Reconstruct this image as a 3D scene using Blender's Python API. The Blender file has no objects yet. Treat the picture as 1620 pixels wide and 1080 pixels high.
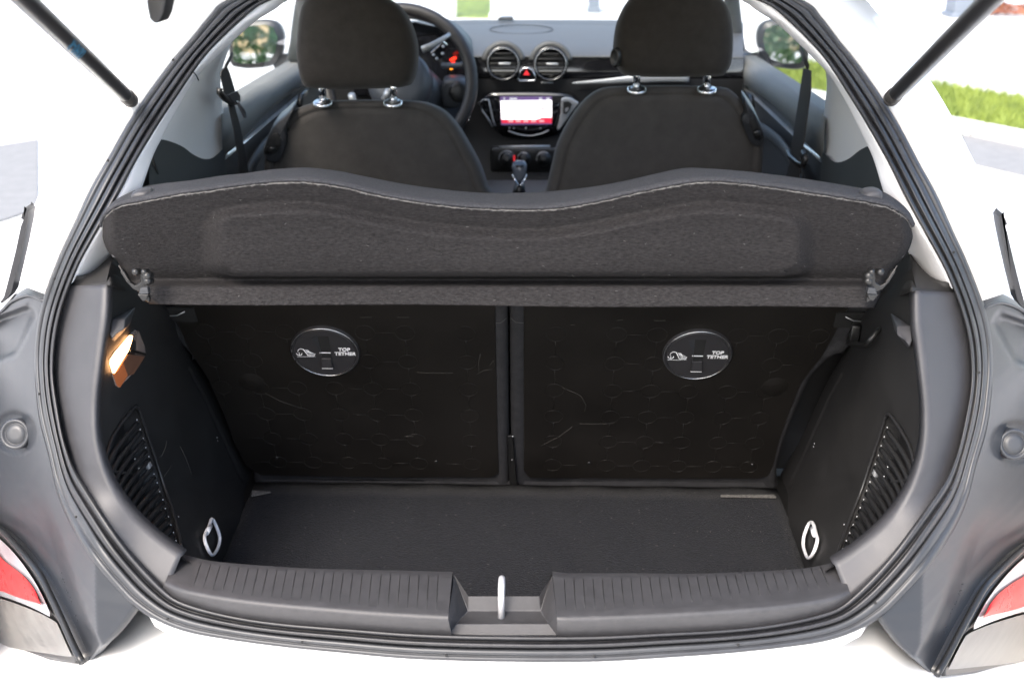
import bpy, bmesh, math, random
from mathutils import Vector, Matrix
from mathutils.bvhtree import BVHTree
random.seed(7)
sc = bpy.context.scene
COL = sc.collection
R = math.radians
# ------------------------------------------------------------------ camera
W, H, F = 1620.0, 1080.0, 1750.0
CAM = Vector((0.031, 0.0, 1.47))
cd = bpy.data.cameras.new("camera"); cam = bpy.data.objects.new("camera", cd); COL.objects.link(cam)
cam.location = CAM; cam.rotation_euler = (R(90-22), 0, R(1.277))
cd.sensor_width = 36; cd.lens = 36*F/W; cd.clip_start = .05; cd.clip_end = 400
cd.dof.use_dof = True; cd.dof.focus_distance = 1.45; cd.dof.aperture_fstop = 6.5
sc.camera = cam
MC = cam.rotation_euler.to_matrix()
# ------------------------------------------------------------------ sky, sun, exposure
SUN_EL, SUN_AZ = 46, 205     # azimuth clockwise from +Y: the sun stands behind the camera, a little left
w = bpy.data.worlds.new("World"); sc.world = w; w.use_nodes = True
nt = w.node_tree; bg = nt.nodes["Background"]
sky = nt.nodes.new("ShaderNodeTexSky"); sky.sky_type = 'NISHITA'; sky.sun_disc = False
sky.sun_elevation = R(SUN_EL); sky.sun_rotation = R(SUN_AZ); sky.air_density = 1.0; sky.dust_density = 3.5; sky.ozone_density = .8
nt.links.new(sky.outputs[0], bg.inputs[0]); bg.inputs[1].default_value = 0.15
sd = bpy.data.lights.new("sun", 'SUN'); sd.energy = 1.0; sd.angle = R(20); sd.color = (1, .96, .91)
sun = bpy.data.objects.new("sun", sd); COL.objects.link(sun)
_d = Vector((math.sin(R(SUN_AZ))*math.cos(R(SUN_EL)), math.cos(R(SUN_AZ))*math.cos(R(SUN_EL)), math.sin(R(SUN_EL))))
sun.rotation_euler = _d.to_track_quat('Z', 'Y').to_euler()
sc.view_settings.view_transform = 'Standard'; sc.view_settings.look = 'None'
sc.view_settings.exposure = 2.1; sc.view_settings.gamma = 1
sc.render.engine = 'CYCLES'
sc.cycles.use_denoising = True
sc.cycles.max_bounces = 10; sc.cycles.diffuse_bounces = 6; sc.cycles.transparent_max_bounces = 16
# ------------------------------------------------------------------ materials
def mat(name, col, rough=.5, metal=0.0, bump=None, var=0.0, vscale=8.0, spec=.5, coat=0.0, emit=None, estr=0.0, stretch=(1,1,1), var2=None, sheen=0):
    m = bpy.data.materials.new(name); m.use_nodes = True
    t = m.node_tree; b = t.nodes["Principled BSDF"]; L = t.links.new
    b.inputs["Base Color"].default_value = (*col, 1); b.inputs["Roughness"].default_value = rough
    b.inputs["Metallic"].default_value = metal; b.inputs["Specular IOR Level"].default_value = spec
    b.inputs["Coat Weight"].default_value = coat; b.inputs["Coat Roughness"].default_value = .08
    b.inputs["Sheen Weight"].default_value = sheen
    if emit: b.inputs["Emission Color"].default_value = (*emit, 1); b.inputs["Emission Strength"].default_value = estr
    if bump or var:
        tc = t.nodes.new("ShaderNodeTexCoord"); mp = t.nodes.new("ShaderNodeMapping"); mp.inputs["Scale"].default_value = stretch
        L(tc.outputs["Object"], mp.inputs[0])
    if var:
        n = t.nodes.new("ShaderNodeTexNoise"); n.inputs["Scale"].default_value = vscale; n.inputs["Detail"].default_value = 6; n.inputs["Roughness"].default_value = .65
        L(mp.outputs[0], n.inputs["Vector"])
        cr = t.nodes.new("ShaderNodeValToRGB"); e = cr.color_ramp.elements; e[0].position = .3; e[1].position = .72
        c2 = var2 or col
        e[0].color = (*[c*(1-var) for c in col], 1); e[1].color = (*[min(1, c*(1+var)) for c in c2], 1)
        L(n.outputs["Fac"], cr.inputs[0]); L(cr.outputs[0], b.inputs["Base Color"])
        mr = t.nodes.new("ShaderNodeMapRange"); mr.inputs[3].default_value = max(0, rough-.08); mr.inputs[4].default_value = min(1, rough+.1)
        L(n.outputs["Fac"], mr.inputs[0]); L(mr.outputs[0], b.inputs["Roughness"])
    if bump:
        n2 = t.nodes.new("ShaderNodeTexNoise"); n2.inputs["Scale"].default_value = bump[0]; n2.inputs["Detail"].default_value = 3
        L(mp.outputs[0], n2.inputs["Vector"])
        bp = t.nodes.new("ShaderNodeBump"); bp.inputs["Strength"].default_value = bump[1]; bp.inputs["Distance"].default_value = bump[2] if len(bump) > 2 else .001
        L(n2.outputs["Fac"], bp.inputs["Height"]); L(bp.outputs[0], b.inputs["Normal"])
    return m
def glass(name, tint=(.93,.97,.96), ior=1.5, rough=0.0):
    m = bpy.data.materials.new(name); m.use_nodes = True; t = m.node_tree; t.nodes.remove(t.nodes["Principled BSDF"])
    o = t.nodes["Material Output"]; lw = t.nodes.new("ShaderNodeLayerWeight"); lw.inputs[0].default_value = .5
    pw = t.nodes.new("ShaderNodeMath"); pw.operation = 'POWER'; pw.inputs[1].default_value = 5.0; t.links.new(lw.outputs["Facing"], pw.inputs[0])
    fr = t.nodes.new("ShaderNodeMath"); fr.operation = 'MULTIPLY_ADD'; fr.inputs[1].default_value = .8; fr.inputs[2].default_value = .04; t.links.new(pw.outputs[0], fr.inputs[0])
    tr = t.nodes.new("ShaderNodeBsdfTransparent"); tr.inputs[0].default_value = (*tint, 1)
    gl = t.nodes.new("ShaderNodeBsdfGlossy"); gl.inputs["Roughness"].default_value = rough
    mx = t.nodes.new("ShaderNodeMixShader"); t.links.new(fr.outputs[0], mx.inputs[0]); t.links.new(tr.outputs[0], mx.inputs[1]); t.links.new(gl.outputs[0], mx.inputs[2])
    t.links.new(mx.outputs[0], o.inputs[0]); return m
M = dict(
 white=mat("white_paint", (.80,.80,.79), .3, coat=.6, var=.02, vscale=3),
 rubber=mat("seal_rubber", (.020,.0205,.023), .42, bump=(900,.15,.0004), var=.3, vscale=40),
 flange=mat("flange_plastic", (.030,.032,.036), .42, bump=(700,.1,.0004), var=.2, vscale=25),
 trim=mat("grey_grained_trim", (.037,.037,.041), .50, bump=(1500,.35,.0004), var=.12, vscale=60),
 sill=mat("sill_trim", (.034,.0335,.036), .52, bump=(1500,.35,.0004), var=.18, vscale=90),
 darktrim=mat("dark_side_trim", (.016,.0155,.0155), .62, bump=(1300,.35,.0004), var=.2, vscale=14, spec=.35),
 pocket=mat("pocket_plastic", (.018,.018,.019), .42, bump=(800,.1,.0004), spec=.5),
 lighttrim=mat("pale_pillar_trim", (.74,.74,.74), .55, bump=(900,.1,.0004), var=.02, vscale=5),
 quarter=mat("dark_quarter_trim", (.030,.034,.035), .6, var=.15, vscale=8),
 door=mat("door_trim", (.165,.162,.15), .7, bump=(600,.2,.0005), var=.12, vscale=6),
 doordark=mat("door_trim_dark", (.06,.058,.055), .6, var=.2, vscale=6),
 carpet=mat("boot_carpet_pile", (.0085,.0095,.013), .95, bump=(420,.9,.0025), var=.45, vscale=160, spec=.1, sheen=.05),
 felt=mat("shelf_felt", (.0245,.0234,.0238), .97, bump=(650,1.0,.0018), var=.45, vscale=480, spec=.03, stretch=(.4,1,1.1)),
 felttop=mat("shelf_carpet_top", (.046,.047,.052), .97, bump=(600,1.0,.002), var=.4, vscale=450, spec=.1),
 cutedge=mat("felt_cut_edge", (.10,.097,.092), .9, var=.6, vscale=260),
 pad=mat("seat_edge_fabric", (.028,.028,.030), .92, bump=(900,.5,.0008), var=.25, vscale=60, spec=.15),
 panel=mat("seat_back_panel", (.0105,.0092,.0080), .45, bump=(350,.12,.0006), var=.25, vscale=8, spec=.35),
 scuff=mat("scuff", (.085,.08,.07), .8),
 cap=mat("tether_cap_plastic", (.032,.031,.033), .38, bump=(900,.1,.0003)),
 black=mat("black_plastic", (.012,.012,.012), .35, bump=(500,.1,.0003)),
 gloss=mat("gloss_black", (.006,.006,.007), .08, coat=.8),
 seatfab=mat("seat_fabric", (.034,.030,.026), .88, bump=(700,.5,.0008), var=.2, vscale=40, spec=.2, sheen=.1),
 seatback=mat("seat_back_cloth", (.060,.056,.052), .85, bump=(700,.4,.0008), var=.15, vscale=30, spec=.2, sheen=.08),
 chrome=mat("chrome", (.85,.86,.88), .12, metal=1),
 satin=mat("satin_metal", (.42,.43,.44), .3, metal=.5),
 steel=mat("zinc_steel", (.75,.76,.78), .28, metal=1, var=.1, vscale=50),
 whitering=mat("white_ring_metal", (.78,.78,.80), .3),
 dash=mat("dashboard_soft_grey", (.070,.071,.072), .55, bump=(900,.3,.0005), var=.1, vscale=10),
 dashlow=mat("lower_dash", (.014,.014,.015), .5),
 leather=mat("wheel_leather", (.022,.019,.018), .5, bump=(500,.3,.0005)),
 hub=mat("wheel_hub_plastic", (.055,.06,.068), .4),
 print=mat("white_print", (.85,.85,.86), .6),
 panelgrey=mat("lamp_carrier_plastic", (.020,.0225,.0275), .34, var=.04, vscale=3, spec=.45),
 red=mat("red_lens", (.40,.009,.009), .28, coat=.1, spec=.25, var=.12, vscale=30, emit=(.8,.04,.03), estr=0),
 clear=mat("clear_lamp_chrome", (.50,.52,.54), .2, metal=.5, coat=.6, var=.25, vscale=18, stretch=(.4,1,3)),
 smoked=mat("smoked_lamp_lens", (.13,.125,.115), .32, coat=.1, var=.35, vscale=14, stretch=(.3,1,5)),
 strut=mat("strut_black", (.014,.014,.014), .35, coat=.1),
 strutcap=mat("strut_end_grey", (.06,.055,.05), .5, bump=(200,.5,.001)),
 blueprint=mat("blue_print", (.03,.12,.20), .5),
 ground=mat("pale_concrete", (.62,.61,.58), .8, bump=(60,.3,.003), var=.06, vscale=3),
 asphalt=mat("grey_paving", (.19,.19,.185), .85, bump=(90,.3,.003), var=.12, vscale=12),
 kerb=mat("kerb_stone", (.60,.59,.56), .8, var=.08, vscale=20),
 grass=mat("grass_blades", (.13,.20,.03), .7, var=.45, vscale=9, var2=(.20,.25,.045)),
 leaf=mat("hedge_leaves", (.055,.13,.025), .6, var=.5, vscale=12),
 post=mat("grey_post_paint", (.13,.155,.19), .5),
 wallw=mat("white_render", (.74,.75,.74), .8, bump=(30,.3,.004), var=.04, vscale=2),
 bark=mat("red_leaf_litter", (.24,.09,.05), .9, var=.5, vscale=20),
 lampglow=mat("lamp_glow", (1,.6,.3), .5, emit=(1,.50,.20), estr=7),
 lampdim=mat("lamp_reflector_glow", (.30,.105,.045), .45, metal=.3, emit=(1,.25,.06), estr=.035),  # the bulb's orange glow is put into the reflector colour
 lampclear=mat("lamp_clear", (.30,.24,.21), .2, metal=.3, coat=.5),
 scrwhite=mat("screen_white", (.8,.8,.8), .3, emit=(1,.97,.97), estr=.55),
 scrred=mat("screen_red", (.6,.02,.05), .3, emit=(1,.04,.09), estr=.16),
 scrdark=mat("screen_violet", (.08,.05,.12), .3, emit=(.25,.16,.4), estr=.12),
 scrpink=mat("screen_marks", (.9,.5,.5), .3, emit=(1,.45,.45), estr=.2),
 telltale=mat("red_telltale", (.5,.01,.01), .3, emit=(1,.03,.01), estr=.8),
 amber=mat("amber_telltale", (.5,.2,.01), .3, emit=(1,.3,.02), estr=.8),
 hazard=mat("hazard_red", (.6,.02,.03), .3, emit=(1,.05,.06), estr=.12),
 knob=mat("gear_knob_grey", (.17,.18,.20), .25, coat=.4),
 lampfade=mat("lamp_faded_facet", (.19,.095,.06), .35, metal=.3),  # duller copy of the reflector: the fading glow is painted in
 zinc=mat("bright_striker_steel", (.72,.72,.74), .3, metal=.5),
 glass=glass("window_glass"), belt=mat("belt_webbing", (.018,.016,.015), .7, bump=(900,.5,.0006), stretch=(1,1,1)),
 mirror=mat("mirror_glass", (.9,.93,.94), .02, metal=1),
 headliner=mat("headliner", (.70,.70,.69), .9),
 dot=mat("hole_shade", (.01,.01,.01), .8),  # near-black drawn in place of the shade inside holes and recesses
)
# ------------------------------------------------------------------ pixel rays of the photograph onto real surfaces
def raydir(px, py):
    return (MC @ Vector(((px-W/2)/F, -(py-H/2)/F, -1))).normalized()
def onP(px, py, p, n):
    d = raydir(px, py); return CAM + d*((Vector(p)-CAM).dot(Vector(n))/d.dot(Vector(n)))
def onY(px, py, D): return onP(px, py, (0, D, 0), (0, 1, 0))
def onX(px, py, X): return onP(px, py, (X, 0, 0), (1, 0, 0))
def onZ(px, py, z): return onP(px, py, (0, 0, z), (0, 0, 1))
FT = [(.0,.93),(.4,.95),(.60,.975),(.70,.985),(.733,1.0),(.8,1.015),(.9,1.035),(1.05,1.10),(1.15,1.19),(1.34,1.48),(1.45,1.66),(1.7,2.3)]
def lerp_t(T, x):
    if x <= T[0][0]: return T[0][1]
    for (a, b), (c, d) in zip(T, T[1:]):
        if x <= c: return b+(d-b)*(x-a)/(c-a)
    return T[-1][1]
def fz(z): return (lerp_t(FT, z-.02)+lerp_t(FT, z)+lerp_t(FT, z+.02))/3
def g(x, z): return fz(z)+.25*x*x+.9*max(0, abs(x)-.47)
def onG(px, py, off=0):
    d = raydir(px, py); a, b = .5, 5.0
    fn = lambda t: (CAM+d*t).y-g((CAM+d*t).x, (CAM+d*t).z)-off
    for _ in range(44):
        m = (a+b)/2
        if fn(m) > 0: b = m
        else: a = m
    return CAM+d*a
LEAN = R(23); BP = Vector((0, 1.62, .57)); BN = Vector((0, -math.cos(LEAN), -math.sin(LEAN))); BU = Vector((0, -math.sin(LEAN), math.cos(LEAN)))
def onB(px, py, off=0): return onP(px, py, BP+BN*off, BN)     # off > 0: towards the viewer
def catmull(pts, n, closed=False):
    P = [Vector(p) for p in pts]; out = []
    if closed: P = P+[P[0]]
    Q = ([P[-2]] if closed else [P[0]*2-P[1]])+P+([P[1]] if closed else [P[-1]*2-P[-2]])
    dense = []
    for i in range(1, len(Q)-2):
        p0, p1, p2, p3 = Q[i-1], Q[i], Q[i+1], Q[i+2]
        for k in range(12):
            t = k/12
            dense.append(.5*((2*p1)+(p2-p0)*t+(2*p0-5*p1+4*p2-p3)*t*t+(3*p1-p0-3*p2+p3)*t**3))
    dense.append(Q[-2])
    return resample(dense, n+1 if closed else n)[:n]
def resample(P, n):
    P = [Vector(p) for p in P]; L = [0]
    for a, b in zip(P, P[1:]): L.append(L[-1]+(b-a).length)
    out = []; j = 0
    for i in range(n):
        s = L[-1]*i/(n-1)
        while j < len(L)-2 and L[j+1] < s: j += 1
        seg = L[j+1]-L[j]; out.append(P[j].lerp(P[j+1], (s-L[j])/seg if seg > 1e-9 else 0))
    return out
# ------------------------------------------------------------------ object helpers
def finish(name, me, m, parent=None, smooth=True, bevel=None, solid=None, subsurf=0, label=None, auto=None):
    o = bpy.data.objects.new(name, me); COL.objects.link(o)
    if m: me.materials.append(M[m] if isinstance(m, str) else m)
    if smooth: me.polygons.foreach_set("use_smooth", [True]*len(me.polygons))
    if subsurf: s = o.modifiers.new("sub", 'SUBSURF'); s.levels = s.render_levels = subsurf
    if solid: s = o.modifiers.new("solid", 'SOLIDIFY'); s.thickness = solid; s.offset = -1
    if bevel:
        b = o.modifiers.new("bevel", 'BEVEL'); b.width = bevel; b.segments = 3; b.limit_method = 'ANGLE'; b.angle_limit = R(35)
        b.harden_normals = False
    if auto and hasattr(me, "set_sharp_from_angle"): me.set_sharp_from_angle(angle=R(auto))
    if parent: o.parent = parent
    if label: o["label"] = label
    return o
def mesh(verts, faces, weld=0):
    me = bpy.data.meshes.new("m"); me.from_pydata([tuple(v) for v in verts], [], faces)
    bm = bmesh.new(); bm.from_mesh(me)
    if weld: bmesh.ops.remove_doubles(bm, verts=bm.verts, dist=weld)
    bmesh.ops.recalc_face_normals(bm, faces=bm.faces); bm.to_mesh(me); bm.free(); me.update(); return me
def grid_vf(rows, closed=False):
    n = len(rows[0]); v = [p for r in rows for p in r]; f = []
    for i in range(len(rows)-1):
        for j in range(n if closed else n-1):
            k = (j+1) % n
            f.append((i*n+j, i*n+k, (i+1)*n+k, (i+1)*n+j))
    return v, f
def mesh_raw(verts, faces):
    me = bpy.data.meshes.new("m"); me.from_pydata([tuple(v) for v in verts], [], faces); me.update(); return me
def grid(name, rows, m, parent=None, closed=False, face_cam=True, **k):
    v, f = grid_vf(rows, closed)
    # orient faces to the camera side so that solidify grows away from it
    if face_cam and f:
        sgn = 0
        for q in f[::max(1, len(f)//60)]:
            a, b, c = [Vector(v[i]) for i in q[:3]]; n = (b-a).cross(c-b)
            sgn += n.dot(CAM-a)
        if sgn < 0: f = [tuple(reversed(q)) for q in f]
    return finish(name, mesh_raw(v, f), m, parent, **k)
def lines_grid(A, B, nu, nv, fn=None):
    """rows between polyline A and polyline B (3D), nu along, nv across"""
    A = catmull(A, nu); B = catmull(B, nu); rows = []
    for i in range(nv):
        t = i/(nv-1); rows.append([A[j].lerp(B[j], t)+(fn(j/(nu-1), t) if fn else Vector()) for j in range(nu)])
    return rows
def prism(name, pts, vec, m, parent=None, bevel=None, **k):
    n = len(pts); P = [Vector(p) for p in pts]; v = P+[p+Vector(vec) for p in P]
    f = [tuple(range(n)), tuple(range(2*n-1, n-1, -1))]+[(i, i+n, (i+1) % n+n, (i+1) % n) for i in range(n)]
    return finish(name, mesh(v, f), m, parent, bevel=bevel, smooth=k.pop('smooth', False), **k)
def tube_vf(pts, r, seg=10, closed=False, cap=True, flat=1.0, up=None):
    P = [Vector(p) for p in pts]; n = len(P); v = []; f = []; prev = None
    for i in range(n):
        if closed: t = (P[(i+1) % n]-P[i-1]).normalized()
        else: t = (P[min(i+1, n-1)]-P[max(i-1, 0)]).normalized()
        if prev is None:
            a = Vector(up) if up else (Vector((0, 0, 1)) if abs(t.z) < .9 else Vector((1, 0, 0)))
            x = (a-t*a.dot(t)).normalized()
        else:
            x = (prev-t*prev.dot(t)).normalized()
        prev = x; y = t.cross(x); rr = r[i] if isinstance(r, (list, tuple)) else r
        for k in range(seg):
            a = 2*math.pi*k/seg; v.append(P[i]+x*math.cos(a)*rr+y*math.sin(a)*rr*flat)
    for i in range(n if closed else n-1):
        for k in range(seg):
            f.append((i*seg+k, i*seg+(k+1) % seg, ((i+1) % n)*seg+(k+1) % seg, ((i+1) % n)*seg+k))
    if cap and not closed: f.append(tuple(reversed(range(seg)))); f.append(tuple(range((n-1)*seg, n*seg)))
    return v, f
def tube(name, pts, r, m, parent=None, **k):
    kw = {a: k.pop(a) for a in ('seg', 'closed', 'cap', 'flat', 'up') if a in k}
    v, f = tube_vf(pts, r, **kw); return finish(name, mesh(v, f), m, parent, **k)
def multi(name, vfs, m, parent=None, **k):
    V = []; FF = []
    for v, f in vfs:
        o = len(V); V += list(v); FF += [tuple(i+o for i in q) for q in f]
    return finish(name, mesh(V, FF), m, parent, **k)
def frame_of(n, up=(0, 0, 1)):
    n = Vector(n).normalized(); u = Vector(up); u = (u-n*u.dot(n)).normalized(); x = u.cross(n); return x, u, n
def lathe_vf(c, n, prof, seg=40, up=(0, 0, 1), sx=1.0, cap=True):
    x, u, n = frame_of(n, up); v = []; c = Vector(c)
    for (r, h) in prof:
        for k in range(seg):
            a = 2*math.pi*k/seg; v.append(c+x*math.cos(a)*r*sx+u*math.sin(a)*r+n*h)
    f = []
    for i in range(len(prof)-1):
        for k in range(seg): f.append((i*seg+k, i*seg+(k+1) % seg, (i+1)*seg+(k+1) % seg, (i+1)*seg+k))
    if cap: f.append(tuple(range((len(prof)-1)*seg, len(prof)*seg)))
    return v, f
def lathe(name, c, n, prof, m, parent=None, seg=40, sx=1.0, cap=True, up=(0, 0, 1), **k):
    v, f = lathe_vf(c, n, prof, seg, up, sx, cap); return finish(name, mesh(v, f), m, parent, **k)
def box_vf(c, x, y, z, sx, sy, sz):
    c = Vector(c); v = [c+x*(a*sx/2)+y*(b*sy/2)+z*(d*sz/2) for a in (-1, 1) for b in (-1, 1) for d in (-1, 1)]
    f = [(0, 1, 3, 2), (4, 6, 7, 5), (0, 4, 5, 1), (2, 3, 7, 6), (0, 2, 6, 4), (1, 5, 7, 3)]
    return v, f
XX, YY, ZZ = Vector((1, 0, 0)), Vector((0, 1, 0)), Vector((0, 0, 1))
def box(name, c, s, m, parent=None, bevel=.003, ax=(XX, YY, ZZ), **k):
    v, f = box_vf(c, *ax, *s); return finish(name, mesh(v, f), m, parent, bevel=bevel, **k)
def pillow(name, outline, prof, m, parent=None, axis=(0, -1, 0), n=64, **k):
    """closed outline (3D) inflated along axis; prof = [(scale, height)...] from back to front"""
    P = catmull(outline, n, True); c = sum(P, Vector())/len(P); a = Vector(axis); v = []; f = []
    for (s, h) in prof:
        for p in P: v.append(c+(p-c)*s+a*h)
    for i in range(len(prof)-1):
        for j in range(n): f.append((i*n+j, i*n+(j+1) % n, (i+1)*n+(j+1) % n, (i+1)*n+j))
    v.append(c+a*prof[-1][1]); l = len(v)-1; b = (len(prof)-1)*n
    for j in range(n): f.append((b+j, b+(j+1) % n, l))
    v.append(c+a*prof[0][1]); l = len(v)-1
    for j in range(n): f.append(((j+1) % n, j, l))
    return finish(name, mesh(v, f), m, parent, **k)
def mirror(o, parent=None, name=None):
    me = o.data.copy()
    for vt in me.vertices: vt.co.x = -vt.co.x
    me.flip_normals()
    q = o.copy(); q.data = me; COL.objects.link(q); q.name = name or o.name.split('.')[0]; q.parent = parent or o.parent
    return q
def mir(P): return [Vector((-p.x, p.y, p.z)) for p in P]
def thing(name, label, cat, group=None, loc=(0, 0, 0)):
    o = bpy.data.objects.new(name, None); COL.objects.link(o); o.location = loc; o.empty_display_size = .1
    o["label"] = label; o["category"] = cat
    if group: o["group"] = group
    return o
def tag(o, label, cat, group=None, kind=None):
    o["label"] = label
    if cat: o["category"] = cat
    if group: o["group"] = group
    if kind: o["kind"] = kind
    return o
def text_obj(name, s, origin, x, u, size, m, parent=None, align='CENTER', extrude=.0003, shear=0, bold=0):
    c = bpy.data.curves.new("t", 'FONT'); c.body = s; c.size = size; c.align_x = align; c.align_y = 'CENTER'; c.extrude = extrude; c.shear = shear; c.offset = bold
    t = bpy.data.objects.new("t", c); COL.objects.link(t); bpy.context.view_layer.update()
    me = bpy.data.meshes.new_from_object(t.evaluated_get(bpy.context.evaluated_depsgraph_get()))
    bpy.data.objects.remove(t)
    x = Vector(x).normalized(); u = Vector(u).normalized(); n = x.cross(u)
    mt = Matrix((x, u, n)).transposed().to_4x4(); mt.translation = Vector(origin); me.transform(mt)
    return finish(name, me, m, parent, smooth=False)
def inpoly(x, y, P):
    c = False; j = len(P)-1
    for i in range(len(P)):
        if (P[i][1] > y) != (P[j][1] > y) and x < (P[j][0]-P[i][0])*(y-P[i][1])/(P[j][1]-P[i][1])+P[i][0]: c = not c
        j = i
    return c
def dseg(x, y, P):
    best = 1e9
    for (a, b), (c, d) in zip(P, P[1:]):
        vx, vy = c-a, d-b; t = max(0, min(1, ((x-a)*vx+(y-b)*vy)/(vx*vx+vy*vy)))
        best = min(best, math.hypot(x-a-t*vx, y-b-t*vy))
    return best
def sstep(a, b, x):
    t = max(0, min(1, (x-a)/(b-a))); return t*t*(3-2*t)
IM = MC.transposed()
def pix(p):
    q = IM @ (Vector(p)-CAM); return (W/2+F*q.x/-q.z, H/2-F*q.y/-q.z)
def bvh_of(o):
    me = o.data; return BVHTree.FromPolygons([v.co for v in me.vertices], [tuple(p.vertices) for p in me.polygons])
def onM(bv, px, py, off=0, strict=False):
    d = raydir(px, py); h = bv.ray_cast(CAM, d)
    if h[0] is None and strict: return None, None
    if h[0] is None: h = bv.find_nearest(CAM+d*1.45)
    n = h[1]
    if n.dot(d) > 0: n = -n
    return h[0]+n*off, n

car = thing("car", "white hatchback seen from behind with its tailgate raised and luggage space open", "car")

# ================================================================== aperture ring
O2 = [(362,0),(333,25),(302,63),(273,97),(233,150),(200,200),(170,253),(143,300),(115,360),(95,403),(72,463),(60,510),(55,560),(57,607),(63,660),(78,720),(90,773),(110,823),(143,880),(187,933),(213,958),(253,983),(300,1000),(367,1012),(450,1023),(540,1032),(640,1041),(740,1045),(804,1046)]
I2 = [(430,0),(383,32),(328,85),(287,143),(247,203),(213,260),(187,310),(160,360),(133,397+5),(110,453),(97,493),(88,540),(85,593),(92,643),(107,720),(118,720+22),(143,780),(173,827),(213,880),(263,933),(287,950),(367,972),(450,984),(540,991),(640,999),(740,1003),(804,1004)]
I2[14] = (100,690)
def ring3(P2, off=0):
    P = [onG(a, b, off) for a, b in P2]; P[-1].x = 0; return P
O3h = ring3(O2); I3h = ring3(I2, .004)
# the top of the opening, above the picture
def top_ext(P, x0, zt, yt): 
    a = P[0]
    return [Vector((0, yt, zt)), Vector((a.x*.35, yt-.005, zt-.004)), Vector((a.x*.7, yt-.03, zt-.016))]
O3h = top_ext(O3h, 0, 1.405, 1.60)+O3h; I3h = top_ext(I3h, 0, 1.375, 1.565)+I3h
NS = 180
Oc = catmull(O3h, NS)
# match the inner curve to the outer one by nearest point, so the section stays square to the ring
Id = catmull(I3h, 900)
Ic = []; j0 = 0
for p in Oc:
    best = min(range(j0, min(900, j0+60)), key=lambda j: (Id[j]-p).length); j0 = best; Ic.append(Id[best])
Ic[0] = Id[0].copy(); Ic[-1] = Id[-1].copy()
for _ in range(6):
    Ic = [Ic[0]]+[(Ic[i-1]+Ic[i]*2+Ic[i+1])/4 for i in range(1, NS-1)]+[Ic[-1]]
def full(c): return c+[Vector((-p.x, p.y, p.z)) for p in reversed(c[1:-1])]
def ring_rows(prof):
    rows = []
    for t, d in prof:
        row = []
        for a, b in zip(Oc, Ic):
            p = a.lerp(b, t); row.append(p+(p-CAM).normalized()*d)
        rows.append(full(row))
    return rows
flange = grid("door_flange", ring_rows([(-.03,.03),(-.01,.008),(.0,.0),(.05,-.002),(.16,-.002),(.19,.0015),(.22,.0015),(.25,-.002),(.38,-.003),(.45,.0),(.49,.008),(.52,.016)]), "flange", car, closed=True, label="grey plastic edge strip round the boot opening")
seal = grid("boot_seal", ring_rows([(.47,.018),(.49,.006),(.53,-.003),(.60,-.008),(.68,-.006),(.72,.003),(.745,.010),(.77,.003),(.82,-.006),(.90,-.009),(.96,-.003),(1.0,.008),(1.02,.03)]), "rubber", car, closed=True, label="black rubber weatherstrip round the boot opening")
# small clip dots along the flange
for (a, b) in [(274,95),(171,254),(86,441),(62,623),(120,817),(265,978),(478,1015),(706,1036),(940,1037),(1168,1019),(1385,953),(1504,774),(1549,589),(1509,399),(1424,222)]:
    p = onG(a, b, -.006); lathe("clip_hole", p, (CAM-p), [(.0016,0),(.0016,.0006)], "dot", flange, seg=10)
for s in (-1, 1):   # moulded joint across the strip
    jt = [Oc[38], Oc[38].lerp(Ic[38], .5), Ic[38]]
    jt = [p+(CAM-p).normalized()*.0045 for p in jt]
    if s > 0: jt = mir(jt)
    tube("joint_line", jt, .0008, "black", flange, seg=6)

# ================================================================== white body
body = bpy.data.objects.new("body_shell", None)
def vtab(T, s):
    for (a, v), (c, u) in zip(T, T[1:]):
        if s <= c: return Vector(v).lerp(Vector(u), (s-a)/(c-a))
    return Vector(T[-1][1])
def skirt(T1, T2, T3):
    rows = [[], [], [], [], []]
    for i, p in enumerate(Oc):
        s = i/(NS-1); a, b, c = vtab(T1, s), vtab(T2, s), vtab(T3, s)
        yy = pix(p)[1] if s > .2 else 0
        k = sstep(470, 486, yy)*(1-sstep(950, 975, yy))
        if k: a = a.lerp(Vector((-.004, .075, 0)), k); b = b.lerp(Vector((-.06, .15, 0)), k); c = c.lerp(Vector((-.12, .4, -.05)), k)
        q = p.copy(); rows[0].append(q+Vector((0, .028, 0))); rows[1].append(q+Vector((0, .004+.028*k, 0))+a*.1); rows[2].append(q+a); rows[3].append(q+b); rows[4].append(q+c)
    return [full(r) for r in rows]
T1 = [(0,(0,.06,.012)),(.15,(-.01,.06,.012)),(.3,(-.03,.02,.01)),(.6,(-.03,.02,0)),(.72,(-.01,.02,-.02)),(.85,(0,.012,-.03)),(1,(0,.01,-.03))]
T2 = [(0,(0,.6,.05)),(.12,(-.03,.6,.04)),(.2,(-.10,.12,.0)),(.3,(-.092,.07,0)),(.55,(-.085,.10,-.01)),(.66,(-.05,.1,-.03)),(.8,(0,.04,-.06)),(1,(0,.04,-.06))]
T3 = [(0,(0,1.0,.0)),(.12,(-.05,.7,.0)),(.2,(-.115,.18,-.02)),(.3,(-.11,.17,-.02)),(.55,(-.12,.25,-.05)),(.66,(-.1,.3,-.1)),(.8,(0,.10,-.12)),(1,(0,.10,-.12))]
bs = grid("body_shell", skirt(T1, T2, T3), "white", car, closed=True, solid=.002)
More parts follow.
